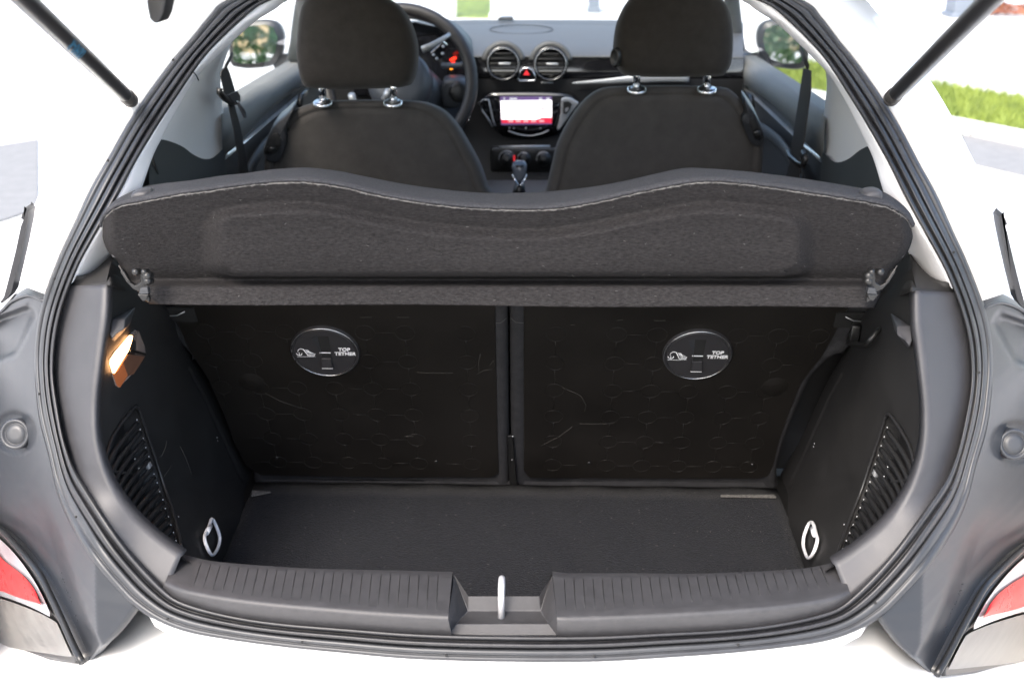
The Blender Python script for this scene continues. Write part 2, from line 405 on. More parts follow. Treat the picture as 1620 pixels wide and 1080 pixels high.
# bumper
def bz(x): return .668-.16*x*x-.50*max(0, abs(x)-.45)
rows = []
for (dy, dz) in [(1.28,.0),(1.12,.0),(.98,.002),(.92,.0),(.885,-.012),(.865,-.04),(.86,-.12),(.88,-.30),(.93,-.42)]:
    row = []
    for i in range(91):
        x = -.90+1.80*i/90; dyy = dy if dy < 1 else (1.04 if dy < 1.2 else 1.05)+.10*sstep(.12,.20,abs(x))+max(0, min(.10, (abs(x)-.40)*2.5))+(0 if dy < 1.2 else .45*sstep(.47,.53,abs(x)))
        row.append(Vector((x, dyy+.4*max(0, abs(x)-.34)**2, bz(x)+dz)))
    rows.append(row)
grid("rear_bumper", rows, "white", car, solid=.003)
# sides, doors, bonnet, roof: closes the cabin so that daylight only enters by its windows
for s in (-1, 1):
    X = s*.80
    rows = [[Vector((s*.62, y, .955+0)) for y in (1.45,1.7,2.3,3.0,3.6)], [Vector((s*.70, y, .95)) for y in (1.45,1.7,2.3,3.0,3.6)], [Vector((s*.80, y, .85)) for y in (1.45,1.7,2.3,3.0,3.9)], [Vector((s*.82, y, .6)) for y in (1.2,1.7,2.3,3.0,4.2)], [Vector((s*.80, y, .3)) for y in (1.2,1.7,2.3,3.0,4.2)]]
    grid("side_panel", rows, "white", car, face_cam=False)
rows = [[Vector((x, y, 1.45+.01-abs(x)**2*.12-(.05*max(0, y-2.2)))) for x in (-.60,-.4,-.2,0,.2,.4,.60)] for y in (1.62,1.9,2.2,2.5,2.75)]
grid("roof_panel", rows, "white", car, face_cam=False, solid=.02)
rl = [[p+Vector((0, 0, -.035)) for p in r] for r in rows]
grid("headliner", rl, "headliner", car, face_cam=False)
rows = [[Vector((x, 3.78+.02*abs(x), .95)) for x in (-.68,-.35,0,.35,.68)], [Vector((x, 4.2-.1*abs(x), .86)) for x in (-.72,-.35,0,.35,.72)], [Vector((x, 4.5-.2*abs(x), .7)) for x in (-.75,-.35,0,.35,.75)], [Vector((x, 4.55-.2*abs(x), .3)) for x in (-.75,-.35,0,.35,.75)]]
grid("bonnet", rows, "white", car, face_cam=False)
grid("floor_pan", [[Vector((x, y, z)) for x in (-w_, 0, w_)] for y, z, w_ in ((1.05,.50,.40),(1.4,.50,.46),(1.75,.50,.5),(1.8,.32,.8),(4.4,.30,.8))], "black", car, face_cam=False)
# windscreen and side glass
ws = [[Vector((x*.55/.7, 2.76, 1.37)) for x in (-.7,-.35,0,.35,.7)], [Vector((x*.63/.7, 3.30, 1.20)) for x in (-.7,-.35,0,.35,.7)], [Vector((x, 3.80-.12*abs(x), 1.03)) for x in (-.7,-.35,0,.35,.7)]]
grid("windscreen", ws, "glass", car, face_cam=False)
for s in (-1, 1):
    grid("door_window", [[Vector((s*.645, y, 1.03)) for y in (2.28,2.8,3.35)], [Vector((s*.60, y, z)) for y, z in ((2.26,1.36),(2.6,1.36),(2.85,1.33))]], "glass", car, face_cam=False)
    grid("quarter_window", [[Vector((s*.655, y, 1.03)) for y in (1.50,1.8,2.0)], [Vector((s*.615, y, z)) for y, z in ((1.70,1.32),(1.9,1.34),(2.04,1.35))]], "glass", car, face_cam=False)

# ================================================================== raised tailgate (above the picture) and its gas struts
tg = grid("tailgate", [[Vector((x*(1-.12*(k/5)), 1.63-1.22*(k/5), 1.46+.50*(k/5)**.9+.03*(1-(x/.7)**2))) for x in (-.68,-.5,-.3,-.15,0,.15,.3,.5,.68)] for k in range(6)], "white", car, face_cam=False, solid=.03, bevel=.01)
rb = [onY(a, b, 1.05) for a, b in [(228,-30),(232,10),(236,30),(243,38),(252,36),(258,22),(268,-30)]]
prism("rubber_buffer", rb, (0, .03, 0), "black", car, bevel=.006, smooth=True)
def gas_strut(pix_low, pix_mid, D0, D1, side):
    st = thing("tmp", "", "")
    bpy.data.objects.remove(st)
    a = onG(*pix_low, -.015); b = onY(*pix_mid, D1)
    d = (b-a).normalized(); top = a+d*((b-a).length+.32)
    cyl = tube("gas_strut", [a+d*.038, a+d*.045, a+d*.05, a+d*.05, top], [.0062,.0085,.0088,.0088,.0088], "strut", car, seg=24, auto=40)
    v = lathe_vf(a, d, [(.001,-.004),(.006,-.002),(.0085,.003),(.0095,.008),(.0095,.014),(.0082,.0155),(.0082,.019),(.0095,.0205),(.0098,.030),(.0085,.038),(.008,.0395)], seg=24)
    finish("end_fitting", mesh(*v), "strutcap", cyl, auto=40, label="worn grey plastic socket at the foot of the strut")
    tube("lock_clip", [a+d*.003+(CAM-a).normalized()*.0095, a+d*.018+(CAM-a).normalized()*.0105, a+d*.026+(CAM-a).normalized()*.0098], .0016, "black", cyl, seg=8)
    return cyl, a, d
stl, a, d = gas_strut((208,160), (46,6), 0, .95, -1)
n = (CAM-(a+d*.25)); n = (n-d*n.dot(d)).normalized()
q = onY(60, 18, .97)
text_obj("printed_number", "0090-R", a+d*.305+n*.0092, -d*-1 if False else -d*-1, n.cross(-d*-1), .017, "blueprint", stl, extrude=.0001)
gas_strut((1408,158), (1560,6), 0, .95, 1)

# ================================================================== luggage area trims
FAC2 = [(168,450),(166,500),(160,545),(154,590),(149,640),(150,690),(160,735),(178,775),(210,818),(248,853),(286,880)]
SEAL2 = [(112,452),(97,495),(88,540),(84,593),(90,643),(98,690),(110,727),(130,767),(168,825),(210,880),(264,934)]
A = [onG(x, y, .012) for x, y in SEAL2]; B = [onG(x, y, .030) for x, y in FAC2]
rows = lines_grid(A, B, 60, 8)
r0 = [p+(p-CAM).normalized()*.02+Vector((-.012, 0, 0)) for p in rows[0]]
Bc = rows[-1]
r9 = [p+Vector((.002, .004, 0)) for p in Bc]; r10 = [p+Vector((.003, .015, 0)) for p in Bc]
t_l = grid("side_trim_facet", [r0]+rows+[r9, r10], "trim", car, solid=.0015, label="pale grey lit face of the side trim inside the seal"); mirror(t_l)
# side wall (dark) from the facet to the seat back and the carpet
WA = [onG(x, y, .034) for x, y in [(176,415),(168,450),(166,500),(160,545),(154,590),(149,640),(150,690),(160,735),(178,775),(210,818),(248,853),(286,882),(300,890)]]
WB = [onB(250,470,-.03),onB(280,500,-.03),onB(298,548,-.03),onB(322,590,-.03),onB(347,640,-.03),onB(370,690,-.03),onB(400,740,-.04),onB(406,776,-.02),onZ(385,815,.555),onZ(370,850,.555),onZ(357,878,.555),onZ(350,893,.555)]
PK = [(212,645),(219,648),(229,680),(244,724),(257,765),(270,803),(280,840),(288,880),(270,885),(215,850),(165,790),(155,750),(163,722),(174,695),(192,667)]
NU, NV = 150, 90
Wr = lines_grid(WA, WB, NU, NV)
wall_v, wall_f = grid_vf(Wr)
bv_wall = BVHTree.FromPolygons(wall_v, wall_f)
import_dir = Vector((-1, .12, 0)).normalized()
def wallrows():
    out = []
    for ri_, r in enumerate(Wr):
        rr = []; tt_ = ri_/(NV-1)
        for p in r:
            x, y = pix(p)
            q = p.copy()
            if inpoly(x, y, PK):
                dd = dseg(x, y, PK+[PK[0]]); q += import_dir*.030*sstep(0, 3.0, dd)*sstep(.02, .35, tt_)
            # shallow stamped joint line near the seat
            e = dseg(x, y, [(300,585),(322,625),(352,690),(385,762)])
            if e < 2.4: q += import_dir*.004*(1-e/2.4)
            rr.append(q)
        out.append(rr)
    return out
wl = grid("boot_side_trim", wallrows(), "darktrim", car, label="dark grained side trim of the luggage space")
wr = mirror(wl)
def both(fn):
    for s in (-1, 1): fn(s)
def add(o, s, pl, pr):
    """o was built on the left; hand it to the left or mirror it to the right"""
    return o
# storage pocket ribs
dots = [(215,664),(220,679),(225,693),(229,708),(234,722),(238,736),(242,750),(247,764),(251,778),(256,791),(260,805),(265,818),(269,831),(273,843),(277,856),(281,869)]
for i, (x, y) in enumerate(dots):
    P = []
    for k in range(15):
        t = k/14; a = x-52*t-6*math.sin(t*math.pi); b = y+6+78*t
        if not inpoly(a, b, PK): 
            if k > 1: break
            continue
        h, nrm = onM(bv_wall, a, b, .001, True)
        if h is None: break
        P.append(h)
    if len(P) > 2:
        o = tube("pocket_rib", P, .0031, "pocket", wl, seg=8); mirror(o, wr)
for (x, y) in dots+[(212,726),(218,741),(227,740),(210,755),(216,770),(227,770),(342,692),(343,697),(281,818)]:
    h, nrm = onM(bv_wall, x, y, .0012)
    if h is not None:
        o = lathe("pocket_stud", h, nrm, [(.0011,0),(.0010,.0006),(.0004,.0010)], "satin", wl, seg=8); mirror(o, wr)
h, nrm = onM(bv_wall, 233, 735, .001)
o = box("pocket_clip", h, (.010, .010, .006), "satin", wl, bevel=.002, ax=frame_of(nrm)); mirror(o, wr)
rim = [onM(bv_wall, a, b, .0012)[0] for a, b in [(170,762),(165,742),(167,720),(176,693),(192,668),(206,650),(213,643),(218,647),(229,680),(244,724),(257,765),(270,803),(280,840),(286,866)] if onM(bv_wall, a, b)[0]]
o = tube("pocket_rim", catmull(rim, 60), .0020, "pocket", wl, seg=8); mirror(o, wr)
for P2 in [[(255,722),(262,706),(263,697)],[(257,757),(265,745),(271,736)],[(285,706),(295,728),(303,750)],[(252,723),(254,720),(257,719)]]:
    P = [onM(bv_wall, a, b, .0004)[0] for a, b in P2]; tube("scuff_mark", P, .00025, "scuff", wl, seg=5)
# upper corner trim, behind the facet top, up to the pale pillar
A = [onG(118,442,.012),onG(150,430,.02),onG(176,404,.03),onG(192,385,.05)]
Bq = [onG(112,452,.012),onG(140,450,.03),onG(168,450,.03),onG(176,449,.034)]
C = [onG(122,446,.012),onG(140,448,.03),onG(168,450,.03),onG(178,448,.036)]
cap = grid("trim_shoulder", lines_grid([onG(108,455,.012),onG(140,451,.028),onG(169,451,.032),onG(180,452,.04),onB(236,475,.02)], [onG(122,438,.016),onG(150,427,.05),onG(178,400,.09),onG(195,380,.14),onB(240,400,.0)], 30, 8), "darktrim", car, solid=.002); mirror(cap)

# ------------------------------------------------ courtesy lamp (left) and the pegs it sits by
def wall_poly(name, P2, off, m, parent, th=.002, bevel=.0006, mirror_to=None, **k):
    P = []
    for a, b in P2:
        h, nn = onM(bv_wall, a, b, off)
        P.append(h)
    nn = onM(bv_wall, sum(p[0] for p in P2)/len(P2), sum(p[1] for p in P2)/len(P2))[1]
    o = prism(name, P, -nn*th, m, parent, bevel=bevel, **k)
    if mirror_to: mirror(o, mirror_to)
    return o
lampo = wall_poly("courtesy_lamp", [(173,575),(172,568),(180,556),(203,530),(212,522),(218,524),(228,548),(229,562),(208,592),(187,613),(183,610),(176,590)], .0015, "lampclear", car, th=.003, bevel=.001, label="lit luggage lamp with a clear faceted lens")
wall_poly("glowing_bulb_window", [(176,590),(171,576),(172,568),(180,557),(201,531),(205,531),(203,541),(198,555),(187,572),(180,583)], .0040, "lampglow", lampo, th=.002)
wall_poly("reflector_facet", [(176,591),(183,585),(191,572),(199,594),(187,612),(183,610)], .0028, "lampdim", lampo, th=.0014)
wall_poly("reflector_facet", [(191,572),(199,560),(226,564),(208,592),(199,594)], .0030, "lampfade", lampo, th=.0014)  # right part painted duller where the lamp's glow fades
wall_poly("lens_ridge", [(203,552),(226,558),(227,563),(202,556)], .0038, "chrome", lampo, th=.0015)
def peg(par):
    # moulded step above the lamp
    D0 = min(onM(bv_wall, a, b)[0].y for a, b in [(176,505),(198,505),(184,527)])-.014
    h0 = [onY(a, b, D0+(.012 if b < 515 else (.0 if b < 525 else -.006))) for a, b in [(176,505),(198,505),(197,520),(184,527),(177,538),(174,528)]]
    h1 = [onM(bv_wall, a, b, .001)[0] for a, b in [(184,500),(214,484),(205,512),(190,530),(180,540),(173,528)]]
    v = h0+h1; f = [tuple(range(6)), tuple(range(11, 5, -1))]+[(i, i+6, (i+1) % 6+6, (i+1) % 6) for i in range(6)]
    return finish("shelf_rest", mesh(v, f), "trim", par, bevel=.0015)
pg = peg(wl); mirror(pg, wr)
# bag hook, right side only (image right)
hk = [(1354,515),(1357,540),(1362,547),(1385,547),(1392,540),(1394,520)]
bv_wr = BVHTree.FromPolygons([Vector((-v.x, v.y, v.z)) for v in wall_v], wall_f)
P = [onM(bv_wr, a, b, .001 if i in (0, 5) else .012)[0] for i, (a, b) in enumerate(hk)]
hook = tube("bag_hook", catmull(P, 24), .0035, "black", wr, seg=10, flat=1.3)
h, nn = onM(bv_wr, 1362, 528, .008); box("hook_cheek", h, (.008, .026, .014), "black", wr, ax=frame_of(nn), bevel=.003)
# tie-down rings
def tie_ring(bv, P2, par):
    P = [onM(bv, a, b, .006)[0] for a, b in P2]
    o = tube("tie_down_ring", catmull(P, 40, True), .0024, "whitering", par, closed=True, seg=10)
    return o
RL = [(331,825),(338,840),(341,853),(338,867),(331,878),(326,878),(319,864),(317,851),(323,838),(328,825)]
tl = tie_ring(bv_wall, RL, wl)
tr = tie_ring(bv_wr, [(1286,831),(1292,831),(1298,848),(1300,856),(1296,872),(1289,883),(1284,882),(1278,866),(1278,852),(1281,842)], wr)
h, nn = onM(bv_wall, 324, 843, .006); tube("ring_sleeve", [onM(bv_wall, 326, 834, .006)[0], onM(bv_wall, 320, 845, .006)[0]], .0036, "whitering", tl, seg=10)
tube("ring_sleeve", [onM(bv_wr, 1291, 838, .006)[0], onM(bv_wr, 1296, 849, .006)[0]], .0036, "whitering", tr, seg=10)

# ================================================================== floor carpet (lifts out)
FX = abs(onZ(400, 782, .56).x)+.004
xf = abs(onZ(355, 882, .56).x)+.004
rows = []
for i in range(12):
    t = i/11; y = 1.10+(1.612-1.10)*t; hw = xf+(FX-xf)*max(0, (y-1.38)/(1.612-1.38)) if y > 1.38 else xf
    rows.append([Vector((hw*(-1+2*j/40), y, .562+.0012*math.sin(j*1.1+i))) for j in range(41)])
cp = grid("boot_carpet", rows, "carpet", None, solid=.006)
vs_, fs_ = [], []; rl_ = random.Random(5)
for k in range(260):
    p = Vector((rl_.uniform(-.42,.42), rl_.uniform(1.2,1.6), .5635)); a = rl_.random()*6.28; L_ = rl_.uniform(.001,.004); d_ = Vector((math.cos(a)*L_, math.sin(a)*L_, .0005)); n_ = Vector((-d_.y, d_.x, 0)).normalized()*rl_.uniform(.0001,.0003)
    b_ = len(vs_); vs_ += [p-n_, p+n_, p+d_+n_, p+d_-n_]; fs_.append((b_, b_+1, b_+2, b_+3))
lint = finish("lint", mesh_raw(vs_, fs_), mat("lint_fibre", (.14,.13,.12), .9), cp); lint["kind"] = "stuff"
tag(cp, "black loose carpet lying on the floor of the open boot", "carpet")
bx = box("boot_floor", (0, 1.32, .545), (.98, .70, .018), "black", car, bevel=.002)
# bits of pale foam showing at the back corners
for P2 in [[(399,775),(428,777),(398,783)],[(1140,782),(1224,782),(1228,785),(1190,784.5),(1140,783.5)]]:
    P = [onZ(a, b, .5705) for a, b in P2]; prism("pale_edge_strip", P, (0, 0, -.003), "cutedge", bx)

# ================================================================== loading sill
def zs(x): return .752+.0*x
SILLTOP = [(280,874),(330,886),(400,893),(500,899),(600,901),(716,904)]
RIDGE = [(262,919),(300,934),(400,950),(540,963),(620,969),(709,974)]
FRONT = [(256,933),(287,951),(367,974),(450,986),(540,993),(640,1000),(716,1004)]
T = [onZ(a, b, .752) for a, b in SILLTOP]; Rg = [onZ(a, b, .752) for a, b in RIDGE]; Fr = [onG(a, b, .010) for a, b in FRONT]
def sill_half(s):
    # the notch side differs: left one slopes, right one stands nearly upright
    t = catmull(T, 40); r = catmull(Rg, 40); f = catmull(Fr, 40)
    if s > 0:
        t, r, f = mir(t), mir(r), mir(f)
        t[-1] = onZ(874, 903, .752); r[-1] = onZ(881, 975, .752); f[-1] = onG(881, 1004, .01)
        t = resample(t, 40); r = resample(r, 40); f = resample(f, 40)
    rows = [[p+Vector((0, .012, -.20)) for p in t], [p+Vector((0, .006, -.008)) for p in t], [p+Vector((0, .003, -.002)) for p in t], t]
    for k in range(1, 6): rows.append([a.lerp(b, k/6) for a, b in zip(t, r)])
    rows += [[a.lerp(b, .97) for a, b in zip(t, r)], [a.lerp(b, .03)+Vector((0, -.003, -.0008)) for a, b in zip(r, f)]]
    rows += [[a.lerp(b, k/5)+Vector((0, -.004, 0)) for a, b in zip(r, f)] for k in (1, 2, 3, 4, 5)]
    rows.append([p+Vector((0, .01, -.02)) for p in f])
    return grid("sill_plate", rows, "sill", car, label="grey scuff plate with fine ribs on the loading sill, "+("left" if s < 0 else "right")+" of the latch")
sl, sr = sill_half(-1), sill_half(1)
for s, par in ((-1, sl), (1, sr)):
    if s < 0: X = [x for x in range(318, 700, 15)]
    else: X = [x for x in range(893, 1300, 15)]
    for k, x in enumerate(X):
        xx = x if s < 0 else 1612-x
        def iy(P, q):
            for (a, b), (c, d2) in zip(P, P[1:]):
                if a <= q <= c: return b+(d2-b)*(q-a)/(c-a)
            return P[-1][1] if q > P[-1][0] else P[0][1]
        y0 = iy(SILLTOP, xx)+(7 if s < 0 else 13); y1 = iy(RIDGE, xx)-10
        dx = (804-x)*.025
        p = onZ(x, y0, .7521); q = onZ(x-dx, y1, .7521)
        tube("rib_groove", [p, q], .00038, "black", par, seg=6)
# notch for the latch
zt, zn = .752, .722
nt_l0, nt_l1 = onZ(716, 904, zt), onZ(709, 974, zt)
nt_r0, nt_r1 = onZ(874, 903, zt), onZ(881, 975, zt)
bl, br_ = onZ(741, 966, zn), onZ(855, 966, zn)
fl, fr_ = onZ(722, 985, zn), onZ(868, 985, zn)
btl, btr = onZ(741, 942, zn+.016), onZ(853, 942, zn+.016)
V = [nt_l0, nt_l1, nt_r0, nt_r1, bl, br_, fl, fr_, btl, btr]
V += [onG(709,1004,.01), onG(881,1004,.01), nt_l0+Vector((0,.004,-.2)), nt_r0+Vector((0,.004,-.2)), btl+Vector((0,.004,-.2)), btr+Vector((0,.004,-.2)), onZ(722,986,zn+.003), onZ(868,986,zn+.003)]
FF = [(0,1,6,4),(0,4,8),(2,9,5),(2,5,7,3),(4,6,7,5),(4,5,9,8),(12,0,8,14),(13,15,9,2),(14,8,9,15),(1,10,16,6),(3,7,17,11),(10,11,17,16),(6,16,17,7)]
notch = finish("latch_recess", mesh(V, FF), "sill", car, bevel=.004, smooth=True, auto=50)
for a, b in ((766,970),(825,970)):
    p = onZ(a, b, zn+.004); v = lathe_vf(p, (0,0,1), [(.0045,0),(.0045,.0006),(.0035,.0008)], seg=20); finish("screw_cap", mesh(*v), "satin", notch)
p = onZ(793, 976, zn)
tube("striker_loop", [p+Vector((0,.0,-.002)), p+Vector((0,.0,.026)), p+Vector((0,.003,.033)), p+Vector((0,.010,.037)), p+Vector((0,.020,.037)), p+Vector((0,.027,.033)), p+Vector((0,.030,.026)), p+Vector((0,.030,-.002))], .0037, "zinc", notch, seg=14, label="bright steel striker loop")
lathe("striker_base", p+Vector((0,.006,0)), (0,0,1), [(.014,0),(.014,.003),(.010,.004),(.009,.008),(.006,.009)], "black", notch, seg=24)

# ================================================================== rear seat backs
def seat_half(xl_b, xl_t, xr_b, xr_t, left):
    if left: O = [(236,440),(284,548),(316,560),(347,600),(367,650),(383,690),(397,730),(401,760),(412,772),(560,776),(798,776),(806,765),(805,680),(803,480),(802,440)]
    else: O = [(808,440),(806,480),(808,680),(810,765),(818,776),(1000,777),(1215,778),(1228,768),(1231,740),(1244,695),(1262,650),(1282,605),(1315,568),(1345,552),(1385,440)]
    return [onB(a, b, 0) for a, b in O]
def rounded_slab(name, outline, th, m, parent, rnd=.012, n=160):
    P = catmull(outline, n, True); c = sum(P, Vector())/n
    v = []; f = []
    # inward normals in the plane
    N = []
    for i in range(n):
        t = (P[(i+1) % n]-P[i-1]).normalized(); k = BN.cross(t)
        if k.dot(c-P[i]) < 0: k = -k
        N.append(k)
    prof = [(0,-th),(0,-rnd),(.1*rnd,-.55*rnd),(.35*rnd,-.2*rnd),(.8*rnd,0),(1.6*rnd,0),(2.0*rnd,-.004)]
    for (a, h) in prof:
        for i in range(n): v.append(P[i]+N[i]*a+BN*h)
    for k in range(len(prof)-1):
        for i in range(n): f.append((k*n+i, k*n+(i+1) % n, (k+1)*n+(i+1) % n, (k+1)*n+i))
    f.append(tuple(range((len(prof)-1)*n, len(prof)*n))); f.append(tuple(range(n)))
    return finish(name, mesh(v, f), m, parent, auto=60)
INNER_L = [(262,470),(302,560),(330,600),(352,650),(370,700),(388,735),(403,747),(415,752),(600,755),(778,755),(789,748),(787,680),(783,470)]
INNER_R = [(829,470),(829,680),(829,745),(838,756),(1000,757),(1200,757),(1215,753),(1224,735),(1232,700),(1248,655),(1268,605),(1300,565),(1352,470)]
for left in (True, False):
    sb = rounded_slab("rear_seat_back", seat_half(0,0,0,0,left), .09, "pad", car, rnd=.011)
    sb["label"] = "folding rear seat back seen from the boot, "+("left" if left else "right")+" half"
    IN = INNER_L if left else INNER_R
    P = catmull([onB(a, b, .0015) for a, b in IN], 90, True) if False else [onB(a, b, .0015) for a, b in IN]
    pn = prism("back_panel", P, -BN*.004, "panel", sb, bevel=.0012)
    # embossed pattern of discs joined by bars
    vf = []; x0s = (.0); c0 = BP
    Xs = [onB(a, 600, 0).x for a in ((400,790) if left else (832,1240))]
    gx = .058
    nx = 7
    base = onB(735 if left else 880, 500, 0)
    def uv(u, v_): return Vector((base.x+(-u if left else u), BP.y, BP.z))+BU*v_+BN*.0019
    v_top = (onB(600, 525, 0)-BP).dot(BU)
    rowsv = [v_top-.060*k for k in range(6)]
    for ri, vv in enumerate(rowsv):
        for ci in range(8):
            u = ci*gx + (0 if ci == 0 else .03)
            ctr = uv(u, vv); a, b = pix(ctr)
            if not inpoly(a-14, b, IN) or not inpoly(a+14, b, IN): continue
            cc = (515,554) if left else (1103,559)
            if math.hypot((a-cc[0])/66, (b-cc[1])/50) < 1: continue
            rr = .0145
            circ = [ctr+XX*rr*math.cos(t*math.pi/10)+BU*rr*math.sin(t*math.pi/10) for t in range(20)]
            vf.append(tube_vf(circ, .00042, seg=6, closed=True, up=BN))
            if ci in (1, 2, 4, 5) and ri < 5 or ri == 5:
                e0 = ctr+XX*(rr if not left else -rr); e1 = e0+XX*((gx-2*rr)*(1 if not left else -1))
                a2, b2 = pix(e1)
                if inpoly(a2, b2, IN) and math.hypot((a2-cc[0])/66, (b2-cc[1])/50) > 1: vf.append(tube_vf([e0, e1], .0004, seg=6))
            e0 = ctr-BU*rr; e1 = e0-BU*(.060-2*rr)
            if ri < 5: vf.append(tube_vf([e0, e1], .0004, seg=6))
    ep = multi("embossed_pattern", vf, "panel", pn); ep["kind"] = "stuff"
    # wear
    sc_l = [[(660,589),(680,590),(716,590)],[(420,622),(445,635),(478,646)],[(760,560),(757,572),(758,590)],[(775,578),(781,570),(782,578)],[(570,502),(588,502)],[(628,502),(647,502)],[(640,690),(655,690)],[(755,592),(765,586),(778,584)]]
    sc_r = [[(890,613),(918,625),(927,640),(925,650)],[(855,705),(885,690),(905,675)],[(975,507),(985,506)],[(1035,507),(1053,507)],[(903,514),(909,514)],[(917,670),(960,670)]]
    for P2 in (sc_l if left else sc_r):
        tube("scuff_mark", [onB(a, b, .0022) for a, b in P2], .00022, "scuff", pn, seg=5)
    for a, b in ([(438,724),(690,730)] if left else [(932,732),(1190,735)]):
        lathe("rivet", onB(a, b, .0016), BN, [(.003,0),(.0025,.0012)], "black", pn, seg=14)
    # knob dent near the outer edge
    a, b = (398,605) if left else (1226,612)
    lathe("lock_bolt_cover", onB(a, b, .0016), BN, [(.020,0),(.018,.001),(.012,.0015),(.010,.0025),(.007,.003)], "panel", pn, seg=30)
    # top tether cap
    cx, cy = (515,554) if left else (1103,559)
    c0 = onB(cx, cy, .0015)
    capo = lathe("top_tether_cap", c0, BN, [(.0510,-.002),(.0510,.003),(.0495,.0050),(.0475,.0052),(.0468,.0030),(.0455,.0028),(.0445,.0040)], "cap", sb, seg=72, cap=True, up=BU, auto=40)
    capo["label"] = "round black top tether cover with a bright rim and white print"
    v1 = [c0+XX*.0490*math.cos(t*math.pi/40)+BU*.0490*math.sin(t*math.pi/40)+BN*.0048 for t in range(80)]
    tube("bright_rim", v1, .0007, "steel", capo, seg=8, closed=True, up=BN)
    # grip with a latch tab; the slot's shade is a near-black patch
    def cpt(u, v_, h=0.0042): return c0+XX*u+BU*v_+BN*h
    slotv = [cpt(-.007,.033,.0047),cpt(.009,.033,.0047),cpt(.0085,-.012,.0047),cpt(-.0055,-.012,.0047)]
    prism("grip_slot", slotv, -BN*.0004, "dot", capo)
    prism("grip_cheek", [cpt(-.016,.030,.0046),cpt(-.0072,.034,.0046),cpt(-.0057,-.004,.0056),cpt(-.0066,.000,.0056)], -BN*.001, "flange", capo)
    prism("latch_tab", [cpt(-.0065,-.010,.0075),cpt(.0075,-.010,.0075),cpt(.0085,-.027,.011),cpt(-.0075,-.027,.011)], -BN*.004, "cap", capo, bevel=.0008)
    prism("tab_edge", [cpt(-.0075,-.0275,.0110),cpt(.0085,-.0275,.0110),cpt(.0085,-.0295,.0100),cpt(-.0075,-.0295,.0100)], -BN*.002, "lighttrim", capo)
    prism("white_line", [cpt(-.0080,.0008,.0052),cpt(.0080,.0008,.0052),cpt(.0080,-.0010,.0052),cpt(-.0080,-.0010,.0052)], -BN*.0003, "print", capo)
    text_obj("lettering", "TOP", cpt(.0285,.0062,.0046), XX, BU, .0088, "print", capo, shear=.12, bold=.00025)
    text_obj("lettering", "TETHER", cpt(.0290,-.0026,.0046), XX, BU, .0088, "print", capo, shear=.12, bold=.00025)
    sy = []; sc_ = .00115
    def sp(u, v_): return cpt(-.0300+u*sc_, v_*sc_-.0005, .0046)
    def ln(P, r=.00052): sy.append(tube_vf([sp(*q) for q in P], r, seg=6))
    ln([(-11,-7.5),(13,-7.5)], .00028)
    ln([(-7.5,-5),(-7.5,0)]); ln([(-11,-1.5),(-10.2,-4.2),(-7.5,-5.6),(-4.8,-4.2),(-4,-1.5)], .0006)
    ln([(-8.8,1),(-8.2,4.2),(-5.5,6.8),(-2.4,6.6),(-.6,4.4),(.2,2)])
    ln([(-1,6),(3.4,-5.2),(12,-5.2),(12.6,-2)], .0007)
    for q in ([(1.6,5),(5.2,-3.2)],[(3.2,5),(6.2,-1.8)],[(4.8,4),(8.2,-2.6)],[(5,1.4),(11,-1.2)],[(5.2,-2.8),(11.5,-3)]): ln(q, .00055)
    multi("child_seat_symbol", sy, "print", capo)
for s in (-1, 1):
    e = [Vector((s*a, BP.y, BP.z))+BU*b-BN*.075 for a, b in ((.34,-.06),(.62,-.06),(.62,.42),(.34,.42))]
    prism("seat_gap_filler", e, -BN*.01, "darktrim", car)  # added dark sheet closing the view past the seat back's side
# seam threads at the top of the two middle edges, and belt-latch strip between the halves
for P2 in [[(783,511),(792,511),(802,503)],[(808,503),(816,510),(829,511)]]:
    tube("seam_thread", [onB(a, b, .0008) for a, b in P2], .0003, "cutedge", car, seg=5)
strp = prism("centre_strap", [onB(803,690,.004),onB(811,690,.004),onB(819,770,.007),onB(820,790,.012),onB(805,790,.012),onB(806,760,.006)], -BN*.004, "black", car, bevel=.0008, label="black strap hanging between the two seat backs")
for a, b in ((811,690),(810,727),(810,777),(808,785)):
    lathe("stitch_spot", onB(a, b, .0128 if b > 770 else .0068), BN, [(.0012,0),(.0008,.0006)], "steel", strp, seg=8)
# black sheet standing in for shade in the seat gap; near-black lock pockets
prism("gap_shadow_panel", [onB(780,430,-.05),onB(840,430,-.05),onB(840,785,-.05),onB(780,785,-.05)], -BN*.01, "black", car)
for s in (-1, 1):
    P = [onB(a, b, .004) for a, b in [(258,487),(306,488),(312,509),(296,510),(262,505)]]
    if s > 0: P = mir(P)
    pk = prism("lock_pocket", P, -BN*.003, "dot", car)
    Q = [onB(a, b, .008) for a, b in [(262,500),(280,499),(292,493)]]
    if s > 0: Q = mir(Q)
    tube("lock_striker", Q, .0010, "satin", pk, seg=8)

